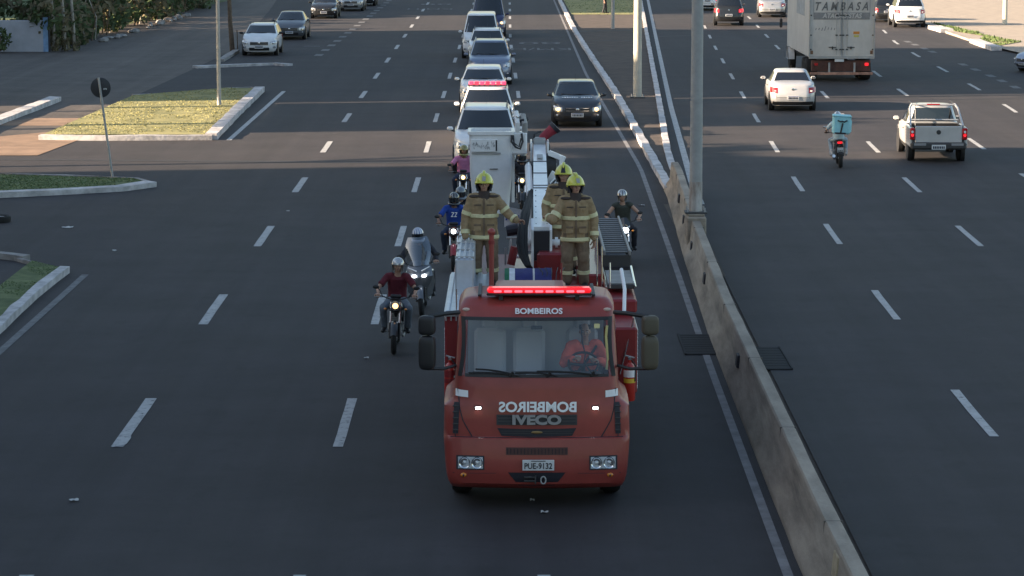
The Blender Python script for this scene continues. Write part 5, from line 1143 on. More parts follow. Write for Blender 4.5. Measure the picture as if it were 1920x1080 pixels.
# decks
q = MB(); q.box((-.30, 8.0, 2.12), (.9, 4.6, .06), M_REDD, bev=.01); q.box((.62, 8.0, 2.12), (.7, 4.6, .06), M_REDD, bev=.01); q.box((0, 3.9, 2.06), (1.9, 3.4, .06), M_REDD, bev=.01); q.box((0, 4.0, 1.6), (1.3, 3.2, .9), M_REDD, bev=.03); q.build("deck", truck)
for (px, py0, py1, yl, r, m) in ((922, 552, 445, 4.0, .040, M_RED), (1142, 545, 500, 3.4, .014, M_CHROME), (1127, 545, 470, 4.6, .013, M_CHROME), (1118, 540, 455, 5.2, .013, M_CHROME), (1052, 552, 500, 4.2, .014, M_REDD), (857, 597, 548, 2.3, .01, M_CHROME)):
    q = MB(); a, b = T(px, py0, yl), T(px, py1, yl + .05); q.tube([a, b], r, m, 10)
    if r > .03: q.ball(b, r * 1.5, m, 10, 8); q.tube([a.lerp(b, .8), a.lerp(b, .86)], r * 1.25, M_REDD, 10)
    q.build("post", truck)
q = MB(); a, b = T(1163, 512, 3.5), T(1168, 590, 2.6); q.tube([a, a.lerp(b, .5) + Vector((.03, 0, .02)), b], .028, M_WHITEP, 8); q.tube([T(1186, 600, 2.5), T(1160, 700, 2.4)], .014, M_CHROME, 6); q.build("hose_pipe", truck)
for px, lab in ((1178, "yellow-banded red extinguisher"), (845, None)):
    yl = 2.12; c = T(px, 712, yl); q = MB(); q.lathe([(.001, -.28), (.075, -.28), (.085, -.26), (.085, .17), (.06, .23), (.025, .26), (.025, .30)], mat("extinguisher_red", (.45, .03, .02), .3, coat=.6), 18, Matrix.Translation(c)); o = q.build("extinguisher", truck)
    if lab: o["label"] = lab
    q = MB(); q.lathe([(.087, -.02), (.087, .04)], mat("band_yellow", (.75, .5, .05), .5) if lab else M_REDD, 18, Matrix.Translation(c)); q.lathe([(.087, .06), (.087, .16)], M_WHITEP if lab else M_REDD, 18, Matrix.Translation(c)); q.build("label_band", o)
    q = MB(); q.box(c + Vector((0, 0, .32)), (.05, .05, .06), M_CHROME, bev=.01); q.tube([c + Vector((-.06, 0, .36)), c + Vector((.07, -.02, .33))], .012, M_STEEL); q.tube([c + Vector((.02, 0, .31)), c + Vector((.09, -.03, .22)), c + Vector((.08, -.05, .0))], .012, M_BLACK, 6); q.build("valve", o)
# ladder on the right
q = MB(); x0, x1, z = 1.15, 1.56, 2.64
M_LAD = mat('ladder_metal', (.28, .28, .28), .5, .4)
for x in (x0, x1): q.box((x, 9.0, z), (.035, 4.8, .08), M_LAD, bev=.008)
lad = q.build("ladder", truck)
for i in range(17): q = MB(); q.tube([(x0, 6.75 + i * .28, z), (x1, 6.75 + i * .28, z)], .016, M_LAD, 8); q.build("rung", lad)
q = MB()
for y in (6.7, 8.8, 11.0): q.box(((x0 + x1) / 2, y, 2.46), (.46, .06, .28), M_DGREY, bev=.01)
q.box((1.355, 9.0, 2.40), (.40, 4.7, .04), M_INK); q.build("ladder_bracket", lad)
q = MB(); q.box((1.33, 5.1, 2.42), (.42, 1.5, .07), M_DGREY, bev=.01)
for i in range(10): q.box((1.33, 4.45 + i * .145, 2.465), (.40, .06, .02), M_STEEL, bev=.004)
q.tube([(1.55, 4.3, 2.42), (1.55, 5.9, 2.52)], .018, M_CHROME, 6); q.tube([(1.11, 4.3, 2.42), (1.10, 5.9, 2.50)], .014, M_CHROME, 6); q.build("slatted_rack", truck)
# turret and boom
M_BOOM = mat("boom_white", (.84, .85, .87), .35, coat=.3, var=.08, vscale=3)
q = MB(); q.lathe([(.46, 1.1), (.46, 1.9), (.38, 2.0), (.34, 2.3)], M_REDD, 24, Matrix.Translation((.26, 8.0, 0))); q.box((.28, 7.4, 2.35), (.44, 1.3, .55), M_REDD, bev=.04); tur = q.build("turret", truck)
B0, B1 = T(1015, 452, 7.2), T(1011, 292, 16.0); bd = (B1 - B0)
def boxbeam(q, a, b, w0, w1, h0, h1, m, M=None):
    d_ = (b - a).normalized(); x = Vector((1, 0, 0)); x = (x - d_ * x.dot(d_)).normalized(); z = x.cross(d_)
    q.loft([[a - x * w0 / 2 - z * h0 / 2, a + x * w0 / 2 - z * h0 / 2, a + x * w0 / 2 + z * h0 / 2, a - x * w0 / 2 + z * h0 / 2], [b - x * w1 / 2 - z * h1 / 2, b + x * w1 / 2 - z * h1 / 2, b + x * w1 / 2 + z * h1 / 2, b - x * w1 / 2 + z * h1 / 2]], m); return x, z
q = MB(); x, z = boxbeam(q, B0, B1, .27, .235, .34, .28, M_BOOM); boom = q.build("boom", truck, 20)
for i in range(8):
    for s_ in (1, -1): q = MB(); c = B0.lerp(B1, .03 + .06 * i) + z * (.17 - .02 * .06 * i) + x * s_ * .09; q.ball(c, (.012, .012, .006), M_DGREY, 6, 4); q.build('bolt', boom)
q = MB()
for t in (.42, .45, .60, .75): c = B0.lerp(B1, t); hw = .135 - .0175 * t; q.tube([c - x * hw + z * (.176 - .03 * t), c + x * hw + z * (.176 - .03 * t)], .008, M_DGREY, 5)
c = B0.lerp(B1, .82); q.box(c + z * .155, (.11, .9, .012), M_STEEL); q.build("boom_joint", boom)
# pivot cheeks at the boom foot
q = MB()
for s_ in (1, -1):
    xx = B0.x + s_ * .15
    q.loft([[(xx - .02, y_, z_) for y_, z_ in ((6.9, 2.1), (8.1, 2.1), (8.0, 2.9), (7.5, 3.08), (7.05, 2.95))], [(xx + .02, y_, z_) for y_, z_ in ((6.9, 2.1), (8.1, 2.1), (8.0, 2.9), (7.5, 3.08), (7.05, 2.95))]], M_BOOM)
q.build("pivot_cheek", tur, 20); q = MB(); q.box((B0.x, 7.05, 2.62), (.26, .10, .62), M_INK); q.box((B0.x, 6.98, 2.30), (.25, .08, .34), M_REDD); q.tube([(B0.x - .26, 7.3, 2.72), (B0.x + .30, 7.3, 2.72)], .05, M_BOOM, 14); q.tube([(B0.x + .22, 7.3, 2.72), (B0.x + .27, 7.3, 2.72)], .085, M_BOOM, 14); q.tube([(B0.x - .27, 7.3, 2.72), (B0.x - .20, 7.3, 2.72)], .085, M_BOOM, 14); q.build("pivot_pin", tur)
# hydraulic rams and hoses left of the boom
q = MB(); q.tube([T(990, 322, 14.0), T(993, 372, 11.2)], .065, M_BOOM, 14); q.tube([T(990, 318, 14.2), T(990, 322, 14.0)], .05, M_CHROME, 12); q.tube([T(993, 372, 11.2), T(993, 432, 8.6)], .03, M_CHROME, 10); q.tube([T(992, 425, 8.2), T(993, 470, 7.4)], .07, M_BOOM, 14); q.build("hydraulic_ram", boom)
for k, (dx, r) in enumerate(((0, .027), (-.055, .017), (.045, .017), (-.025, .015), (.068, .012))):
    q = MB(); q.tube([T(996, 365, 11.4) + Vector((dx * .4, 0, 0)), T(991, 385, 9.6) + Vector((dx * .7, 0, .0)), T(985, 408, 7.9) + Vector((dx, 0, .0)), T(980, 435, 6.9) + Vector((dx, 0, 0)), T(978, 462, 6.45) + Vector((dx * 1.2, 0, 0)), T(981, 485, 6.2) + Vector((dx, 0, 0)), T(989, 503, 6.0) + Vector((dx * .6, 0, 0)), T(1000, 508, 6.2) + Vector((dx * .3, 0, -.05))], [r, r * 1.1, r * 1.25, r * 1.35, r * 1.4, r * 1.35, r * 1.2, r], mat("hose_rubber", (.012, .012, .013), .85), 12); q.build("hydraulic_hose", boom)
# boom tip: brackets, reel, monitor cover
q = MB()
for s_ in (1, -1): q.box(B1 + Vector((s_ * .16, -.1, .02)), (.04, .7, .36), M_BOOM, bev=.01); q.tube([B1 + Vector((s_ * .20, -.2, .08)), B1 + Vector((s_ * .14, -.2, .08))], .07, M_DGREY, 12)
q.tube([B1 + Vector((-.12, .1, .15)), B1 + Vector((-.10, -.2, .33)), B1 + Vector((.02, 0, .36))], .02, M_BLACK, 6); q.box(B1 + Vector((0, 0, .18)), (.24, .3, .14), M_STEEL, bev=.02); q.build("boom_head", boom)
q = MB(); q.tube([T(1012, 282, 16.0), T(1018, 268, 16.1), T(1030, 258, 16.1), T(1040, 250, 16.1)], [.06, .085, .095, .12], mat("red_cover", (.30, .03, .05), .7, var=.2, vscale=8), 12); o = q.build("water_monitor", boom); q = MB(); q.tube([T(1037, 253, 16.1), T(1042, 248, 16.1)], [.125, .125], M_INK, 12); q.build("nozzle", o)
q = MB(); c = T(1032, 322, 15.0); q.tube([c - Vector((.10, 0, 0)), c + Vector((.10, 0, 0))], .26, M_DGREY, 22); q.tube([c - Vector((.12, 0, 0)), c + Vector((.12, 0, 0))], .07, M_STEEL, 12); o = q.build("hose_reel", boom)
q = MB(); a = T(1030, 296, 15.0); b = T(1057, 308, 14.6); q.box(a.lerp(b, .5), (.34, .10, .10), M_BOOM, rot=(0, R(22), 0), bev=.01); q.box(T(1052, 312, 14.6), (.08, .12, .22), M_BOOM, bev=.01)
for k in range(4): q.tube([T(1030 + k * 2, 352 + k * 3, 14.0), T(1052, 330 + k * 3, 14.4)], .014, M_INK if k % 2 else M_BOOM, 6)
q.box(T(1040, 348, 14.2), (.30, .06, .30), M_BOOM, rot=(0, R(30), 0), bev=.01); q.build("reel_bracket", o)
# bucket
yb = 15.4; tl, br = T(887, 258, yb), T(955, 405, yb); cx = (tl.x + br.x) / 2; wv = br.x - tl.x; q = MB()
hz = tl.z - br.z; cz = (tl.z + br.z) / 2
def rr(w_, d_, z_, r_=.08, x_=0):
    out = []
    for sx_, sy_, a0 in ((1, 1, 0), (-1, 1, 90), (-1, -1, 180), (1, -1, 270)):
        for i in range(4): a_ = R(a0 + i * 30); out.append((cx + x_ + sx_ * (w_ / 2 - r_) + r_ * math.cos(a_), yb + .42 + sy_ * (d_ / 2 - r_) + r_ * math.sin(a_), z_))
    return out
w2 = wv + .14
q.loft([rr(wv * .96, .80, br.z), rr(w2 * .97, .84, cz), rr(w2, .88, tl.z - .07), rr(w2 + .06, .94, tl.z - .06), rr(w2 + .06, .94, tl.z), rr(w2 - .06, .82, tl.z), rr(w2 - .08, .80, cz), rr(wv * .85, .74, br.z + .05)], M_BOOM); bk = q.build("bucket", boom, 30)
q = MB(); p0 = T(908, 283, yb - .05); q.box(p0, (.52, .02, .24), M_BOOM, bev=.008); random.seed(3)
for i in range(34):
    a = p0 + Vector((random.uniform(-.22, .2), -.014, random.uniform(-.05, .05))); q.box(a, (random.uniform(.004, .012), .006, random.uniform(.02, .07)), mat("faded_decal", (.34, .35, .37), .7), rot=(0, random.uniform(-.7, .7), 0))
q.box(T(931, 283, yb - .05), (.03, .04, .20), M_INK); q.build("worn_decal", bk)
q = MB(); q.box(T(912, 297, yb - .03), (.56, .03, .03), M_STEEL, bev=.004); q.box(T(926, 325, yb - .02), (.16, .02, .012), M_INK); q.build("bucket_ledge", bk)
q = MB(); q.box(T(967, 278, yb + .2), (.44, .34, .42), M_BOOM, bev=.03); q.box(T(962, 340, yb + .4), (.06, .4, .9), M_BOOM, bev=.01); o = q.build("control_box", bk)
for k, (a, b, m, r) in enumerate((((967, 222), (970, 262), M_BOOM, .05), ((980, 228), (984, 258), M_STEEL, .055), ((962, 232), (976, 232), M_CHROME, .03), ((972, 240), (988, 236), M_INK, .035))):
    q = MB(); q.tube([T(*a, yb + .1), T((a[0] + b[0]) / 2 + 1.5, (a[1] + b[1]) / 2, yb), T(*b, yb + .1)], r, m, 10); q.build("lever", o)
q = MB(); q.tube([T(960, 262, yb), T(959, 276, yb - .1), T(967, 286, yb - .15), T(975, 289, yb - .15), T(980, 276, yb - .1), T(978, 262, yb)], .022, M_BLACK, 8); q.tube([T(962, 265, yb), T(964, 279, yb - .1), T(973, 285, yb - .12), T(977, 270, yb - .1)], .016, M_BLACK, 8); q.build("hose_loop", o)
# pipework between the crew
q = MB()
for (a, b, yl, m, r) in (((950, 452), (985, 452), 8.5, M_STEEL, .02), ((958, 452), (955, 490), 8.5, M_CHROME, .02), ((972, 458), (966, 484), 8.4, M_CHROME, .025), ((960, 485), (976, 486), 8.3, M_WHITEP, .03), ((948, 470), (948, 500), 8.4, M_STEEL, .018), ((978, 440), (972, 470), 8.6, M_INK, .05), ((950, 440), (972, 436), 8.8, M_INK, .09), ((965, 468), (958, 500), 8.0, M_REDD, .07)):
    q.tube([T(*a, yl), T(*b, yl)], r, m, 10)
q.build("valve_manifold", truck)
# ------------------------------------------------------------------ things and people carried
a, b = T(950, 505, 5.4), T(1030, 528, 4.6); M_BLUEC = fabric("blue_flag_cloth", (.025, .03, .14)); q = MB()
x0, x1 = a.x, b.x; zt = a.z
def cask(inf, x0=x0, x1=x1): return [[(x, y, z) for y, z in ((4.25 - inf, 2.10), (4.22 - inf, zt - .22 - inf), (4.5, zt - .02 + inf), (5.1, zt + .0 + inf), (5.42 + inf, zt - .2), (5.42 + inf, 2.10))] for x in (x0 - inf, (x0 + x1) / 2, x1 + inf)]
q.loft(cask(0), M_BARK); o = q.build("coffin"); o.location = (TX, TY - .4, .08); tag(o, "flag-covered wooden coffin lying behind the cab roof, under the boom", "coffin")
q = MB()
def drape(u, v):
    x = x0 - .03 + (x1 - x0 + .06) * u; pr = [(4.20, 2.25), (4.19, zt - .22), (4.5, zt + .015), (5.1, zt + .035), (5.46, zt - .2), (5.46, 2.3)]; t = v * 5; i = min(4, int(t)); f = t - i
    y = pr[i][0] + (pr[i + 1][0] - pr[i][0]) * f; z = pr[i][1] + (pr[i + 1][1] - pr[i][1]) * f; w_ = .018 * noise.noise(Vector((x * 7, y * 5, z * 5)))
    return (x, y - .01 + w_ * .5 - .01, z + w_ + .02)
def stripe(u0, u1, m): q.grid(lambda u, v: drape(u0 + (u1 - u0) * u, v), 10, 16, m)
stripe(0, .10, fabric("green_flag_cloth", (.02, .14, .07))); stripe(.10, .22, fabric("white_flag_cloth", (.62, .64, .68))); stripe(.22, .60, M_BLUEC); stripe(.60, .64, M_KERB); stripe(.64, 1, M_BLUEC)
f_ = q.build("flag", smooth=80); f_.location = (TX, TY - .4, .08); tag(f_, "blue flag with a green and white end draped over the coffin", "flag")
q = MB(); 
for i in range(5): q.tube([(x0 + .5 + i * .08, 4.16, zt - .25), (x0 + .56 + i * .07, 4.5, zt + .05), (x0 + .5 + i * .1, 4.9, zt + .07)], .008, M_INK, 5)
q.build("lashing", f_)
c = T(963, 412, 9.5); q = MB(); q.grid(lambda u, v: (c.x - .16 + .32 * u, c.y - .03 * math.sin(u * 6), c.z - .16 + .32 * v + .02 * math.sin(u * 5)), 10, 8, M_KERB); ba = q.build("banner", smooth=80); ba.location = (TX, TY - .4, .08); tag(ba, "small white cloth banner with blue lettering beside the left firefighter", "banner")
q = MB(); random.seed(8)
for i in range(6): q.box((c.x - .12 + i * .05, c.y - .045, c.z + .0 + .02 * (i % 2)), (.028, .01, random.uniform(.06, .12)), mat("blue_ink", (.03, .05, .3), .7), rot=(0, random.uniform(-.2, .2), 0))
q.build("banner_marks", ba)
DZ = 2.237
hang = lambda s_: dict()
JL = stand_joints(wr=[(-.30, -.08, .80), (.52, -.12, 1.07)], el=[(-.30, .0, 1.10), (.38, -.02, 1.18)], hands=[((.0, -.1, -1), (.6, -.3, 0), .5), ((.8, .3, .0), (0, -.4, -1), .7)])
firefighter("firefighter left of the boom, one arm stretched out to touch it", (TX + T(908, 330, 6.4).x, TY + 6.0, DZ), 0, JL)
JR = stand_joints(wr=[(-.42, .10, 1.14), (.30, -.06, .80)], el=[(-.37, -.14, 1.12), (.30, .02, 1.10)], hands=[((-.5, .8, .1), (.3, .1, -1), .8), ((0, -.1, -1), (-.6, -.3, 0), .5)])
firefighter("moustached firefighter in front of the right-hand pair, grey badge on yellow helmet", (TX + T(1078, 340, 6.1).x, TY + 5.7, DZ), R(3), JR, yaw=R(12))
JB = stand_joints(wr=[(-.27, -.10, .82), (.28, -.10, .82)], el=[(-.30, .02, 1.12), (.30, .02, 1.12)], hands=[((0, -.1, -1), (.6, -.3, 0), .5), ((0, -.1, -1), (-.6, -.3, 0), .5)])
firefighter("rear firefighter of the right-hand pair, black stripe on yellow helmet", (TX + T(1056, 305, 7.8).x, TY + 7.4, DZ), 0, JB, badge=False, yaw=R(-4))
# driver
M_REDS = fabric("driver_red", (1.0, .17, .11))
JD = dict(pelvis=(0, .05, .10), neck=(0, -.02, .60), head=(0, -.06, .765), sh=[(-.20, -.01, .55), (.20, -.01, .55)], el=[(-.30, -.14, .33), (.30, -.14, .33)], wr=[(-.17, -.36, .42), (.18, -.36, .40)],
          hip=[(-.10, 0, .10), (.10, 0, .10)], kn=[(-.16, -.42, .16), (.16, -.42, .16)], an=[(-.16, -.52, -.22), (.16, -.52, -.22)], toe=[(-.16, -.68, -.25), (.16, -.68, -.25)], hd=[((.5, -.6, .3), (.3, .2, -1), 1.0), ((-.5, -.6, .3), (-.3, .2, -1), 1.0)], F=Matrix.Identity(4))
dr, drs = human("driver in a bright red shirt with white chest badges behind the windscreen", (TX + .69, TY + .8, 1.57), 0, JD, dict(shirt=M_REDS, trousers=M_DJEAN, boots=M_BLACK, sleeve='long', thick=1.12), vox=.014)
q = MB(); q.grid(lambda u, v: (.082 * math.cos(math.pi * 2 * u), -.045 + .098 * math.sin(2 * math.pi * u) * math.cos(v * 1.5) + .012, .80 + .065 * math.sin(v * 1.5)), 16, 5, M_HAIR); q.build("hair", dr)
q = MB()
for x in (-.10, .10): q.box((x, -.168, .42), (.09, .01, .045), M_WHITEP, bev=.004)
q.tube([(.17, -.10, .57), (.05, -.17, .40), (-.12, -.16, .18)], .022, M_INK, 6, sc=(1, .4)); q.build("badges", drs)
# ------------------------------------------------------------------ vehicles
P_WHITE = paint("white_paint", (.80, .81, .83)); P_SILVER = paint("silver_paint", (.48, .49, .50), .5, .3); P_SILVER2 = paint("pale_silver_paint", (.58, .58, .585), .2, .3); P_GREY = paint("grey_paint", (.16, .17, .19), .5, .3)
P_BLUE = paint("blue_grey_paint", (.20, .24, .34), .5, .3); P_DARK = paint("dark_grey_paint", (.055, .062, .075), .4, .3); P_NAVY = paint("navy_paint", (.03, .035, .11), .2, .35); P_BLACK = paint("black_paint", (.02, .022, .026), .1, .25)
PI = math.pi
def onc(X, d): return (X, dY(d))          # helper: front bumper at depth d, heading for the camera
def oncoming(kind, pm, X, d, label, **k_):
    L = (k_.get('ow') or {}).get('L', KINDS_CAR[kind]['L']) * k_.get('scale', 1); return car(k_.pop('name', 'parked_car'), kind, pm, X, dY(d) + L / 2, k_.pop('rz', PI), label, **k_)
CV = dict(group="cars of the convoy", name="oncoming_car")
c1, s1, g1, k1 = oncoming('suv', P_WHITE, -.82, 83.3, "white pickup-style car directly behind the fire truck, sunlit bonnet", lights='off', rails=True, scale=1.08, ow=dict(W=1.88, H=1.78), cat='car', **CV)
c2, s2, g2, k2 = oncoming('suv', P_WHITE, -.86, 93.8, "white car with a lit red light bar on its roof", cat='car', rails=True, scale=1.05, **CV)
q = MB()
for i in range(7):
    x = -.54 + i * .18; q.box((x, .10, 1.83), (.15, .26, .11), M_REDL if i % 2 else mat("lit_pink_lens", (.9, .05, .08), .3, emit=(1, .03, .10), es=.5), bev=.02)
o = q.build("light_bar", c2); q = MB(); q.box((0, .10, 1.76), (1.3, .2, .05), M_BLACK); q.build("bar_base", o)
oncoming('suv', P_WHITE, -1.14, 106.5, "white car between the red light bar car and the blue-grey one", cat='car', rails=False, ow=dict(W=1.80, H=1.62), scale=1.05, **CV)
oncoming('suv', P_BLUE, -1.0, 122.3, "blue-grey off-road car of the convoy with one lamp glowing yellow", cat='car', lights='left', rails=P_SILVER, ow=dict(W=1.86, H=1.76), scale=1.08, **CV)
oncoming('suv', P_WHITE, -1.25, 135.5, "white car of the convoy right behind the blue-grey one", cat='car', rails=True, scale=1.03, **CV)
oncoming('van', P_WHITE, -1.62, 141.8, "white high-roofed van of the convoy", cat='van', ow=dict(H=2.2), scale=1.03, **CV)
oncoming('van', P_NAVY, -1.42, 162, "dark navy van with yellow lit lamps at the tail of the convoy", cat='van', lights='on', ow=dict(W=2.05, H=2.3, L=5.2), scale=1.05, **CV)
h1, sH, gH, kH = oncoming('hatch', P_DARK, 2.40, 100.2, "dark grey hatchback with amber lit headlights alone in the lane right of the convoy", lights='on', name="oncoming_car", scale=1.06)
q = MB(); random.seed(21)
for i in range(13):
    if i == 5: continue
    x = -.50 + i * .083; y = 1.30; q.box((x, y, interp([(1.02, .98), (1.9, .79)], y) + .072), (.05, .09 + random.uniform(-.03, .03), .004), M_WHITEP, rot=(R(-14), 0, random.uniform(-.2, .2)))
q.build("bonnet_lettering", h1)
PK = "parked cars on the left"
oncoming('hatch', P_WHITE, -13.35, 144.2, "white parked hatchback with black trim, first of the parked row at left", rails=True, scale=1.10, lower=M_BLACK, group=PK, bumper=None)
oncoming('sedan', P_GREY, -13.05, 160, "grey parked sedan behind the white parked hatchback", scale=1.08, group=PK)
oncoming('sedan', P_BLACK, -12.9, 187, "black parked sedan third in the left row with bright headlamps", scale=1.05, group=PK)
oncoming('hatch', P_SILVER, -11.75, 199, "silver parked car at the top edge, fourth in the left row", scale=1.08, group=PK)
oncoming('hatch', P_BLACK, -11.3, 208, "farthest dark parked car of the left row, cut by the top edge", scale=1.05, group=PK)
def away(kind, pm, X, d, label, rz=-.04, **k_):
    L = (k_.get('ow') or {}).get('L', KINDS_CAR[kind]['L']) * k_.get('scale', 1); Y = dY(d) + L / 2
    return car(k_.pop('name', 'moving_car'), kind, pm, X + L / 2 * math.sin(-rz), Y, rz, label, **k_)
away('sedan', P_SILVER2, 11.07, 107.6, "pale silver sedan ahead of the delivery rider, lit by the sun", scale=1.06, rear_on=False)
pk, sp, gp_, kp = away('pickup', P_SILVER2, 13.60, 87.2, "silver pickup with an open bed and roll bar on the right road", cat='pickup', name="pickup_truck", scale=1.06, ow=dict(gc=.30, H=1.62))
pickup_bed(pk, sp, kp, P_SILVER2)
away('suv', P_BLACK, 14.05, 177, "black car with lit tail lights and white number plate at the top edge", rear_on=True, scale=1.05, rz=-.06)
away('hatch', P_WHITE, 14.3, 200, "white car with red tail lights behind the near lamp pole", rear_on=True, scale=1.08, rz=-.06)
away('sedan', P_SILVER, 18.0, 189, "silver car left of the box truck at the top edge", scale=1.10, rz=-.06)
away('suv', P_WHITE, 25.45, 174.6, "white car parked on the sunlit right side with black lower bumper", scale=1.10, rz=-.04, name="parked_car")
away('hatch', P_BLACK, 25.0, 182, "dark car in front of the sunlit white parked car", scale=1.05, rz=-.04, name="parked_car")
car('moving_car', 'sedan', paint("pale_blue_paint", (.38, .42, .52), .4, .3), 26.4, dY(131) + 1.2, R(118), "pale car entering at the right edge of the frame", scale=1.0)
# ---- box truck
bt = empty("box_truck", (0, dY(124.5), 0), .005, "large dirty white box truck with rear doors lettered for a wholesaler", "truck"); bt.location.x = (1577 - 960) / FPX * 124.5
W_, HB, L_ = 2.98, 3.5, 9.4; zb_ = 1.12
M_BOXW = mat("dirty_white_panel", (.56, .535, .50), .6, var=.18, vscale=.9, bump=.1, stretch=(1, 1, .5)); M_BOXS = mat("side_panel_white", (.50, .51, .52), .5, .2, var=.1, vscale=.8)
q = MB(); q.box((0, L_ / 2 + .06, zb_ + HB / 2), (W_, L_, HB), M_BOXS, bev=.02); bx = q.build("cargo_box", bt)
for s_ in (1, -1):
    q = MB(); q.box((s_ * W_ / 4, .035, zb_ + HB / 2), (W_ / 2 - .06, .05, HB - .08), M_BOXW, bev=.008); dr_ = q.build("rear_door", bt)
    q = MB()
    for x in (.06, .24): q.tube([(s_ * x, -.02, zb_ + .1), (s_ * x, -.02, zb_ + HB - .1)], .012, M_STEEL, 8)
    for x in (.06, .24, 1.42):
        for z in (.35, 1.0, 1.9, 2.8): q.box((s_ * x, -.012, zb_ + z), (.10, .04, .06), M_DGREY, bev=.008)
    q.box((s_ * .42, -.02, zb_ + .45), (.34, .03, .04), M_DGREY, bev=.006); q.box((s_ * .42, -.03, zb_ + .42), (.06, .05, .14), M_DGREY, bev=.006)
    q.build("lock_rods", dr_)
    q = MB(); q.box((s_ * 1.36, .0, zb_ + .22), (.12, .012, .16), M_RUST); q.build("marker", dr_)
q = MB()
for x in (-W_ / 2 + .02, W_ / 2 - .02): q.box((x, .0, zb_ + HB / 2), (.06, .10, HB), M_STEEL, bev=.01)
q.box((0, .0, zb_ - .02), (W_, .12, .10), M_STEEL, bev=.01); q.build("door_frame", bx)
zt_ = CH - (200 + 11) * 124.9 / 5175; M_GR = mat("faded_grey_ink", (.16, .16, .16), .8); M_GR2 = mat("faded_grey_band", (.25, .25, .25), .8, var=.2, vscale=4)
q = MB(); textmb(q, "T A M B A S A", .52, M_GR, face_m(-.02, -.002, zt_ + .0), .003, width=2.4, italic=.3, bold=.012); q.box((-.02, .004, zt_ - .42), (2.55, .012, .32), M_GR2); q.box((-1.30, .004, zt_ - .0), (.02, .012, .9), M_GR2); q.box((1.26, .004, zt_ - .0), (.02, .012, .9), M_GR2)
textmb(q, "ATACADISTAS", .30, mat("band_letters", (.55, .53, .5), .7), face_m(-.0, -.008, zt_ - .42), .003, width=1.8, italic=.2, bold=.008); q.build("door_lettering", bx)
q = MB(); random.seed(4)
for i in range(7): q.box((-1.18 + i * .14, .005, zt_ - 1.0 + random.uniform(-.02, .02)), (.035, .008, random.uniform(.08, .24)), M_GR2, rot=(0, .3, 0))
q.box((.66, .004, zt_ - 1.18), (.28, .01, .12), mat("orange_sticker", (.65, .25, .04), .6)); q.box((.66, .004, zt_ - 1.33), (.24, .01, .09), mat("lime_sticker", (.55, .5, .12), .6)); q.build("stickers", bx)
q = MB(); q.box((-W_ / 2 - .004, 3.6, zt_ + .0), (.01, 3.4, 1.0), mat("faded_blue_grey", (.30, .34, .38), .7, var=.3, vscale=2)); q.build("side_mark", bx)
q = MB(); q.box((0, .25, .72), (W_ - .3, .3, .50), mat("rust_dark", (.10, .05, .04), .9, var=.3), bev=.02); q.box((0, -.02, .38), (W_ - .12, .10, .12), mat("striped_bar", (.40, .22, .16), .8, var=.5, vscale=3), bev=.01)
for x in (-.55, .6): q.box((x, .04, .62), (.08, .1, .5), M_STEEL)
q.build("rear_bar", bt); q = MB(); q.box((-.1, -.01, .98), (.42, .02, .13), M_PLATE); q.build("number_plate", bt)
for s_, m in ((1, M_TAILL), (-1, M_TAIL)): q = MB(); q.box((s_ * 1.15, .0, .80), (.16, .06, .12), m, bev=.01); q.build("tail_light", bt)
for s_ in (1, -1):
    for y in (1.5, 2.6, 8.6): wheel("wheel", bt, (s_ * (W_ / 2 - .26), y if y < 5 else y + .9, .5), .5, .5 if y < 5 else .3, M_STEEL, side=s_)
    q = MB(); q.grid(lambda u, v: (s_ * (W_ / 2 - .02 - .3 * v), 9.5 + .62 * math.cos(u * PI), .5 + .62 * math.sin(u * PI)), 12, 1, P_WHITE); q.build("mudguard", bt)
q = MB(); q.box((0, 5.6, .8), (.9, 10.2, .3), M_INK); q.build("chassis", bt)
q = MB(); q.box((0, 10.5, 1.75), (2.4, 1.7, 2.3), P_WHITE, bev=.12); cb_ = q.build("cab", bt); q = MB(); q.box((0, 11.36, 2.3), (2.1, .03, .8), M_CARGLASS); q.build("windscreen", cb_)
for s_ in (1, -1): q = MB(); q.tube([(s_ * 1.2, 11.1, 2.6), (s_ * 1.62, 11.2, 2.5), (s_ * 1.62, 11.2, 1.9)], .02, M_BLACK); q.box((s_ * 1.62, 11.18, 2.15), (.14, .08, .42), M_BLACK, bev=.03); q.build("wing_mirror", bt)
# ------------------------------------------------------------------ motorcycles and riders
MG = "motorcycles of the convoy"
def pos(px, d): return ((px - 960) / FPX * d, dY(d) + .98, 0)
mm_ = fabric
M_MAR = mm_("maroon_cloth", (.13, .018, .03)); M_BLU = mm_("royal_blue_cloth", (.02, .07, .36)); M_PINK = mm_("pink_cloth", (.62, .23, .42)); M_GRN = mm_("grey_green_cloth", (.055, .06, .05)); M_DK = mm_("dark_jacket", (.03, .03, .04)); M_AQ = mm_("aqua_cloth", (.58, .70, .74)); M_LJ = mm_("pale_jeans", (.30, .38, .45))
H_SIL = mat("silver_helmet", (.50, .51, .53), .25, .4, coat=1); H_BLK = mat("black_helmet", (.02, .02, .024), .2, coat=1); H_WHT = mat("white_helmet", (.68, .70, .74), .25, coat=1); H_OLV = mat("olive_helmet", (.25, .22, .07), .3, coat=.8)
P1 = paint("black_tank", (.02, .02, .022)); P2 = paint("grey_scooter", (.14, .15, .17), .4); P3 = paint("red_tank", (.30, .015, .02))
O = lambda s, t, sk=M_SKIN, **k_: dict(shirt=s, trousers=t, boots=M_BLACK, skin=sk, **k_)
p = pos(737, 50.6); motorcycle("motorcycle", p, 0, R(2), "black motorcycle with lit headlight, nearest the camera, left of the truck", P1, 'street', True, group=MG)
rider("rider in maroon T-shirt and silver helmet, nearest of the riders", p, 0, R(2), O(M_MAR, M_GJEAN), (H_SIL, None, None, False), sit_joints())
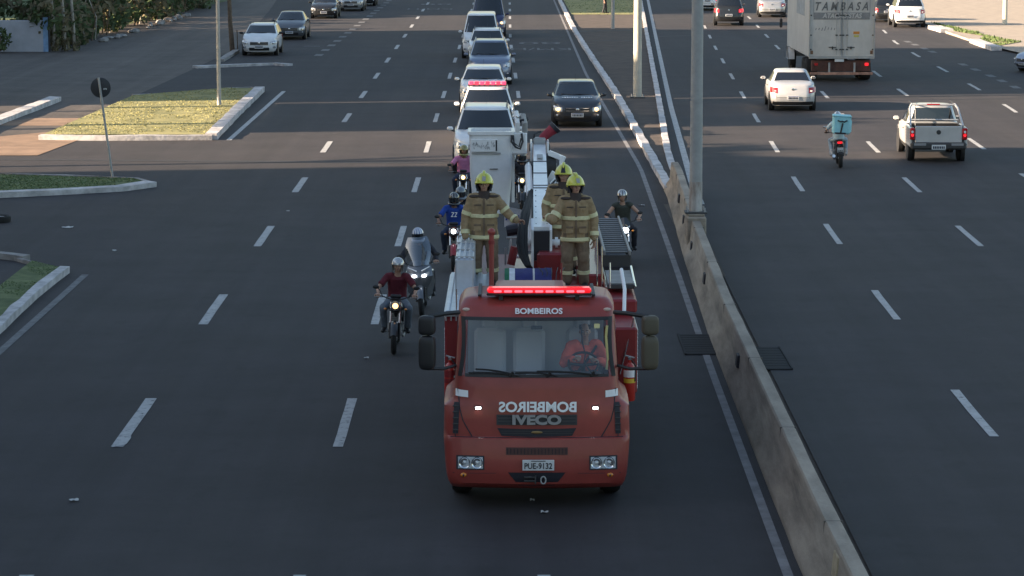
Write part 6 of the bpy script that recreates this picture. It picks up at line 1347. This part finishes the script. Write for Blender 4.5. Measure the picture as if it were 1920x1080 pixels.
p = pos(791, 55.2); motorcycle("scooter", p, 0, R(-4), "large grey scooter with tall windshield and twin headlights", P2, 'scooter', True, group=MG)
rider("rider with blue-and-white helmet behind the scooter windshield", p, 0, R(-4), O(M_DK, M_DK, sleeve='long'), (H_WHT, True, (mat("blue_stripe", (.05, .10, .35), .3), (3.6, 4.1, 4.55, 5.0, 5.5, .3, 2.4)), True))
p = pos(850, 61.8); motorcycle("motorcycle", p, 0, 0, "red motorcycle with bright lamp beside the aluminium stowage rail", P3, 'street', M_LAMPW, group=MG)
r3, s3 = rider("rider in royal blue T-shirt with pale chest print and dark helmet", p, 0, 0, O(M_BLU, M_DJEAN, M_SKIN2), (H_BLK, True, (M_STEEL, (4.3, 4.9)), True))
q = MB(); random.seed(6)
for i in range(2): q.box((-.03 + i * .075, -.085, 1.27), (.06, .012, .016), M_WHITEP); q.box((-.03 + i * .075, -.087, 1.225), (.014, .012, .10), M_WHITEP, rot=(0, .55, 0)); q.box((-.04 + i * .075, -.089, 1.18), (.06, .012, .016), M_WHITEP)
q.build("chest_print", s3)
J = sit_joints(.06); 
for k_ in ('pelvis', 'neck', 'head'): J[k_] = (J[k_][0], J[k_][1] + .34, J[k_][2] + .03)
J['sh'] = [(x, y + .34, z + .03) for x, y, z in J['sh']]; J['el'] = [(-.28, .30, 1.18), (.28, .30, 1.18)]; J['wr'] = [(-.18, .12, 1.0), (.18, .12, 1.0)]; J['hip'] = [(x, y + .34, z) for x, y, z in J['hip']]; J['kn'] = [(-.27, .12, .84), (.27, .12, .84)]; J['an'] = [(-.24, .34, .42), (.24, .34, .42)]; J['toe'] = [(-.25, .16, .38), (.25, .16, .38)]
rider("pillion passenger with grey helmet behind the blue-shirted rider", (p[0] + .10, p[1] + .02, 0), R(-6), 0, O(M_DK, M_DJEAN), (mat("grey_helmet", (.15, .17, .20), .3, coat=.8), True, None, True), J)
p = pos(867, 73.6); motorcycle("motorcycle", p, 0, R(1), "dark motorcycle with glaring yellow headlight behind the truck body", P1, 'street', mat("glaring_headlamp", (1, .9, .7), .3, emit=(1.0, .60, .22), es=1.1), group=MG)
rider("rider in pink shirt beside the white bucket", p, 0, R(1), O(M_PINK, M_DJEAN, M_SKIN2), (H_OLV, None, None, True), sit_joints())
p = pos(979, 72.8); motorcycle("motorcycle", p, 0, 0, "motorcycle with yellow headlight glimpsed between the bucket and the boom", P1, 'street', mat("glaring_headlamp", (1, 1, 1)), group=MG)
rider("dark-clothed rider mostly hidden between the bucket and the boom", p, 0, 0, O(M_DK, M_DJEAN, M_SKIN2, sleeve='long'), (H_BLK, True, None, True), sit_joints(-.1))
p = pos(1176, 62.4); motorcycle("motorcycle", p, 0, R(-3), "dark sport motorcycle with white lamp, right of the fire truck ladder", P1, 'sport', True, group=MG)
JM = sit_joints(); JM['el'] = [(-.40, .02, 1.12), (.40, .02, 1.12)]
rider("rider in sleeveless grey-green vest with bare arms, right of the truck", p, 0, R(-3), O(M_GRN, M_DK, sleeve='none'), (H_SIL, None, (M_INK, (4.1, 4.7, 5.3)), False), JM)
# delivery rider going away
d = 85.2; p = ((1580 - 960) / FPX * d, dY(d) + .93, 0); motorcycle("motorcycle", p, PI - .05, R(3), "delivery motorcycle with red tail light and white plate on the right road", P1, 'classic', True, rear=True)
rider("delivery rider in pale blue shirt and jeans with white helmet", p, PI - .05, R(3), O(M_AQ, M_LJ) | dict(boots=M_KERB), (H_WHT, None, (M_INK, (1.2, 1.6)), True), group=None)
q = MB(); M_BAG = mat("aqua_bag", (.34, .70, .77), .6, var=.1, vscale=5, bump=.2)
q.box((0, 0, 0), (.56, .42, .58), M_BAG, bev=.05); q.box((0, 0, .27), (.60, .46, .07), M_BAG, bev=.03); bag = q.build("delivery_bag", loc=(p[0] - .03, p[1] - .66, 1.36)); bag.rotation_euler = (0, R(3), -.05); tag(bag, "square turquoise delivery bag on the back of the delivery rider", "bag")
q = MB(); q.box((.26, -.0, -.03), (.10, .30, .40), M_BAG, bev=.03); q.build("side_pocket", bag)
q = MB(); q.tube([(-.14, -.22, .14), (-.05, -.23, .10), (.0, -.235, .12), (.07, -.23, .10), (.16, -.22, .15)], .022, M_INK, 8); q.box((.0, -.225, -.10), (.05, .02, .32), M_INK, rot=(0, .15, 0), bev=.005); q.box((-.03, -.222, -.26), (.34, .02, .05), M_INK, bev=.005); q.build("straps", bag)
# pedestrian on the far median
p = gp(1134, 25, .1); JP = stand_joints(wr=[(-.24, -.05, .84), (.24, .05, .84)], el=[(-.26, .03, 1.12), (.26, .03, 1.12)], hands=[((0, -.1, -1), (.6, 0, 0), .5), ((0, -.1, -1), (-.6, 0, 0), .5)]); JP['an'] = [(-.06, .12, .09), (.06, -.10, .09)]; JP['toe'] = [(-.06, -.02, .05), (.06, -.26, .05)]; JP['kn'] = [(-.08, .0, .5), (.08, -.06, .5)]
human("pedestrian in black trousers standing on the median grass at the top edge", p, R(70), JP, dict(shirt=M_DK, trousers=M_DK, boots=M_BLACK), None, .02)
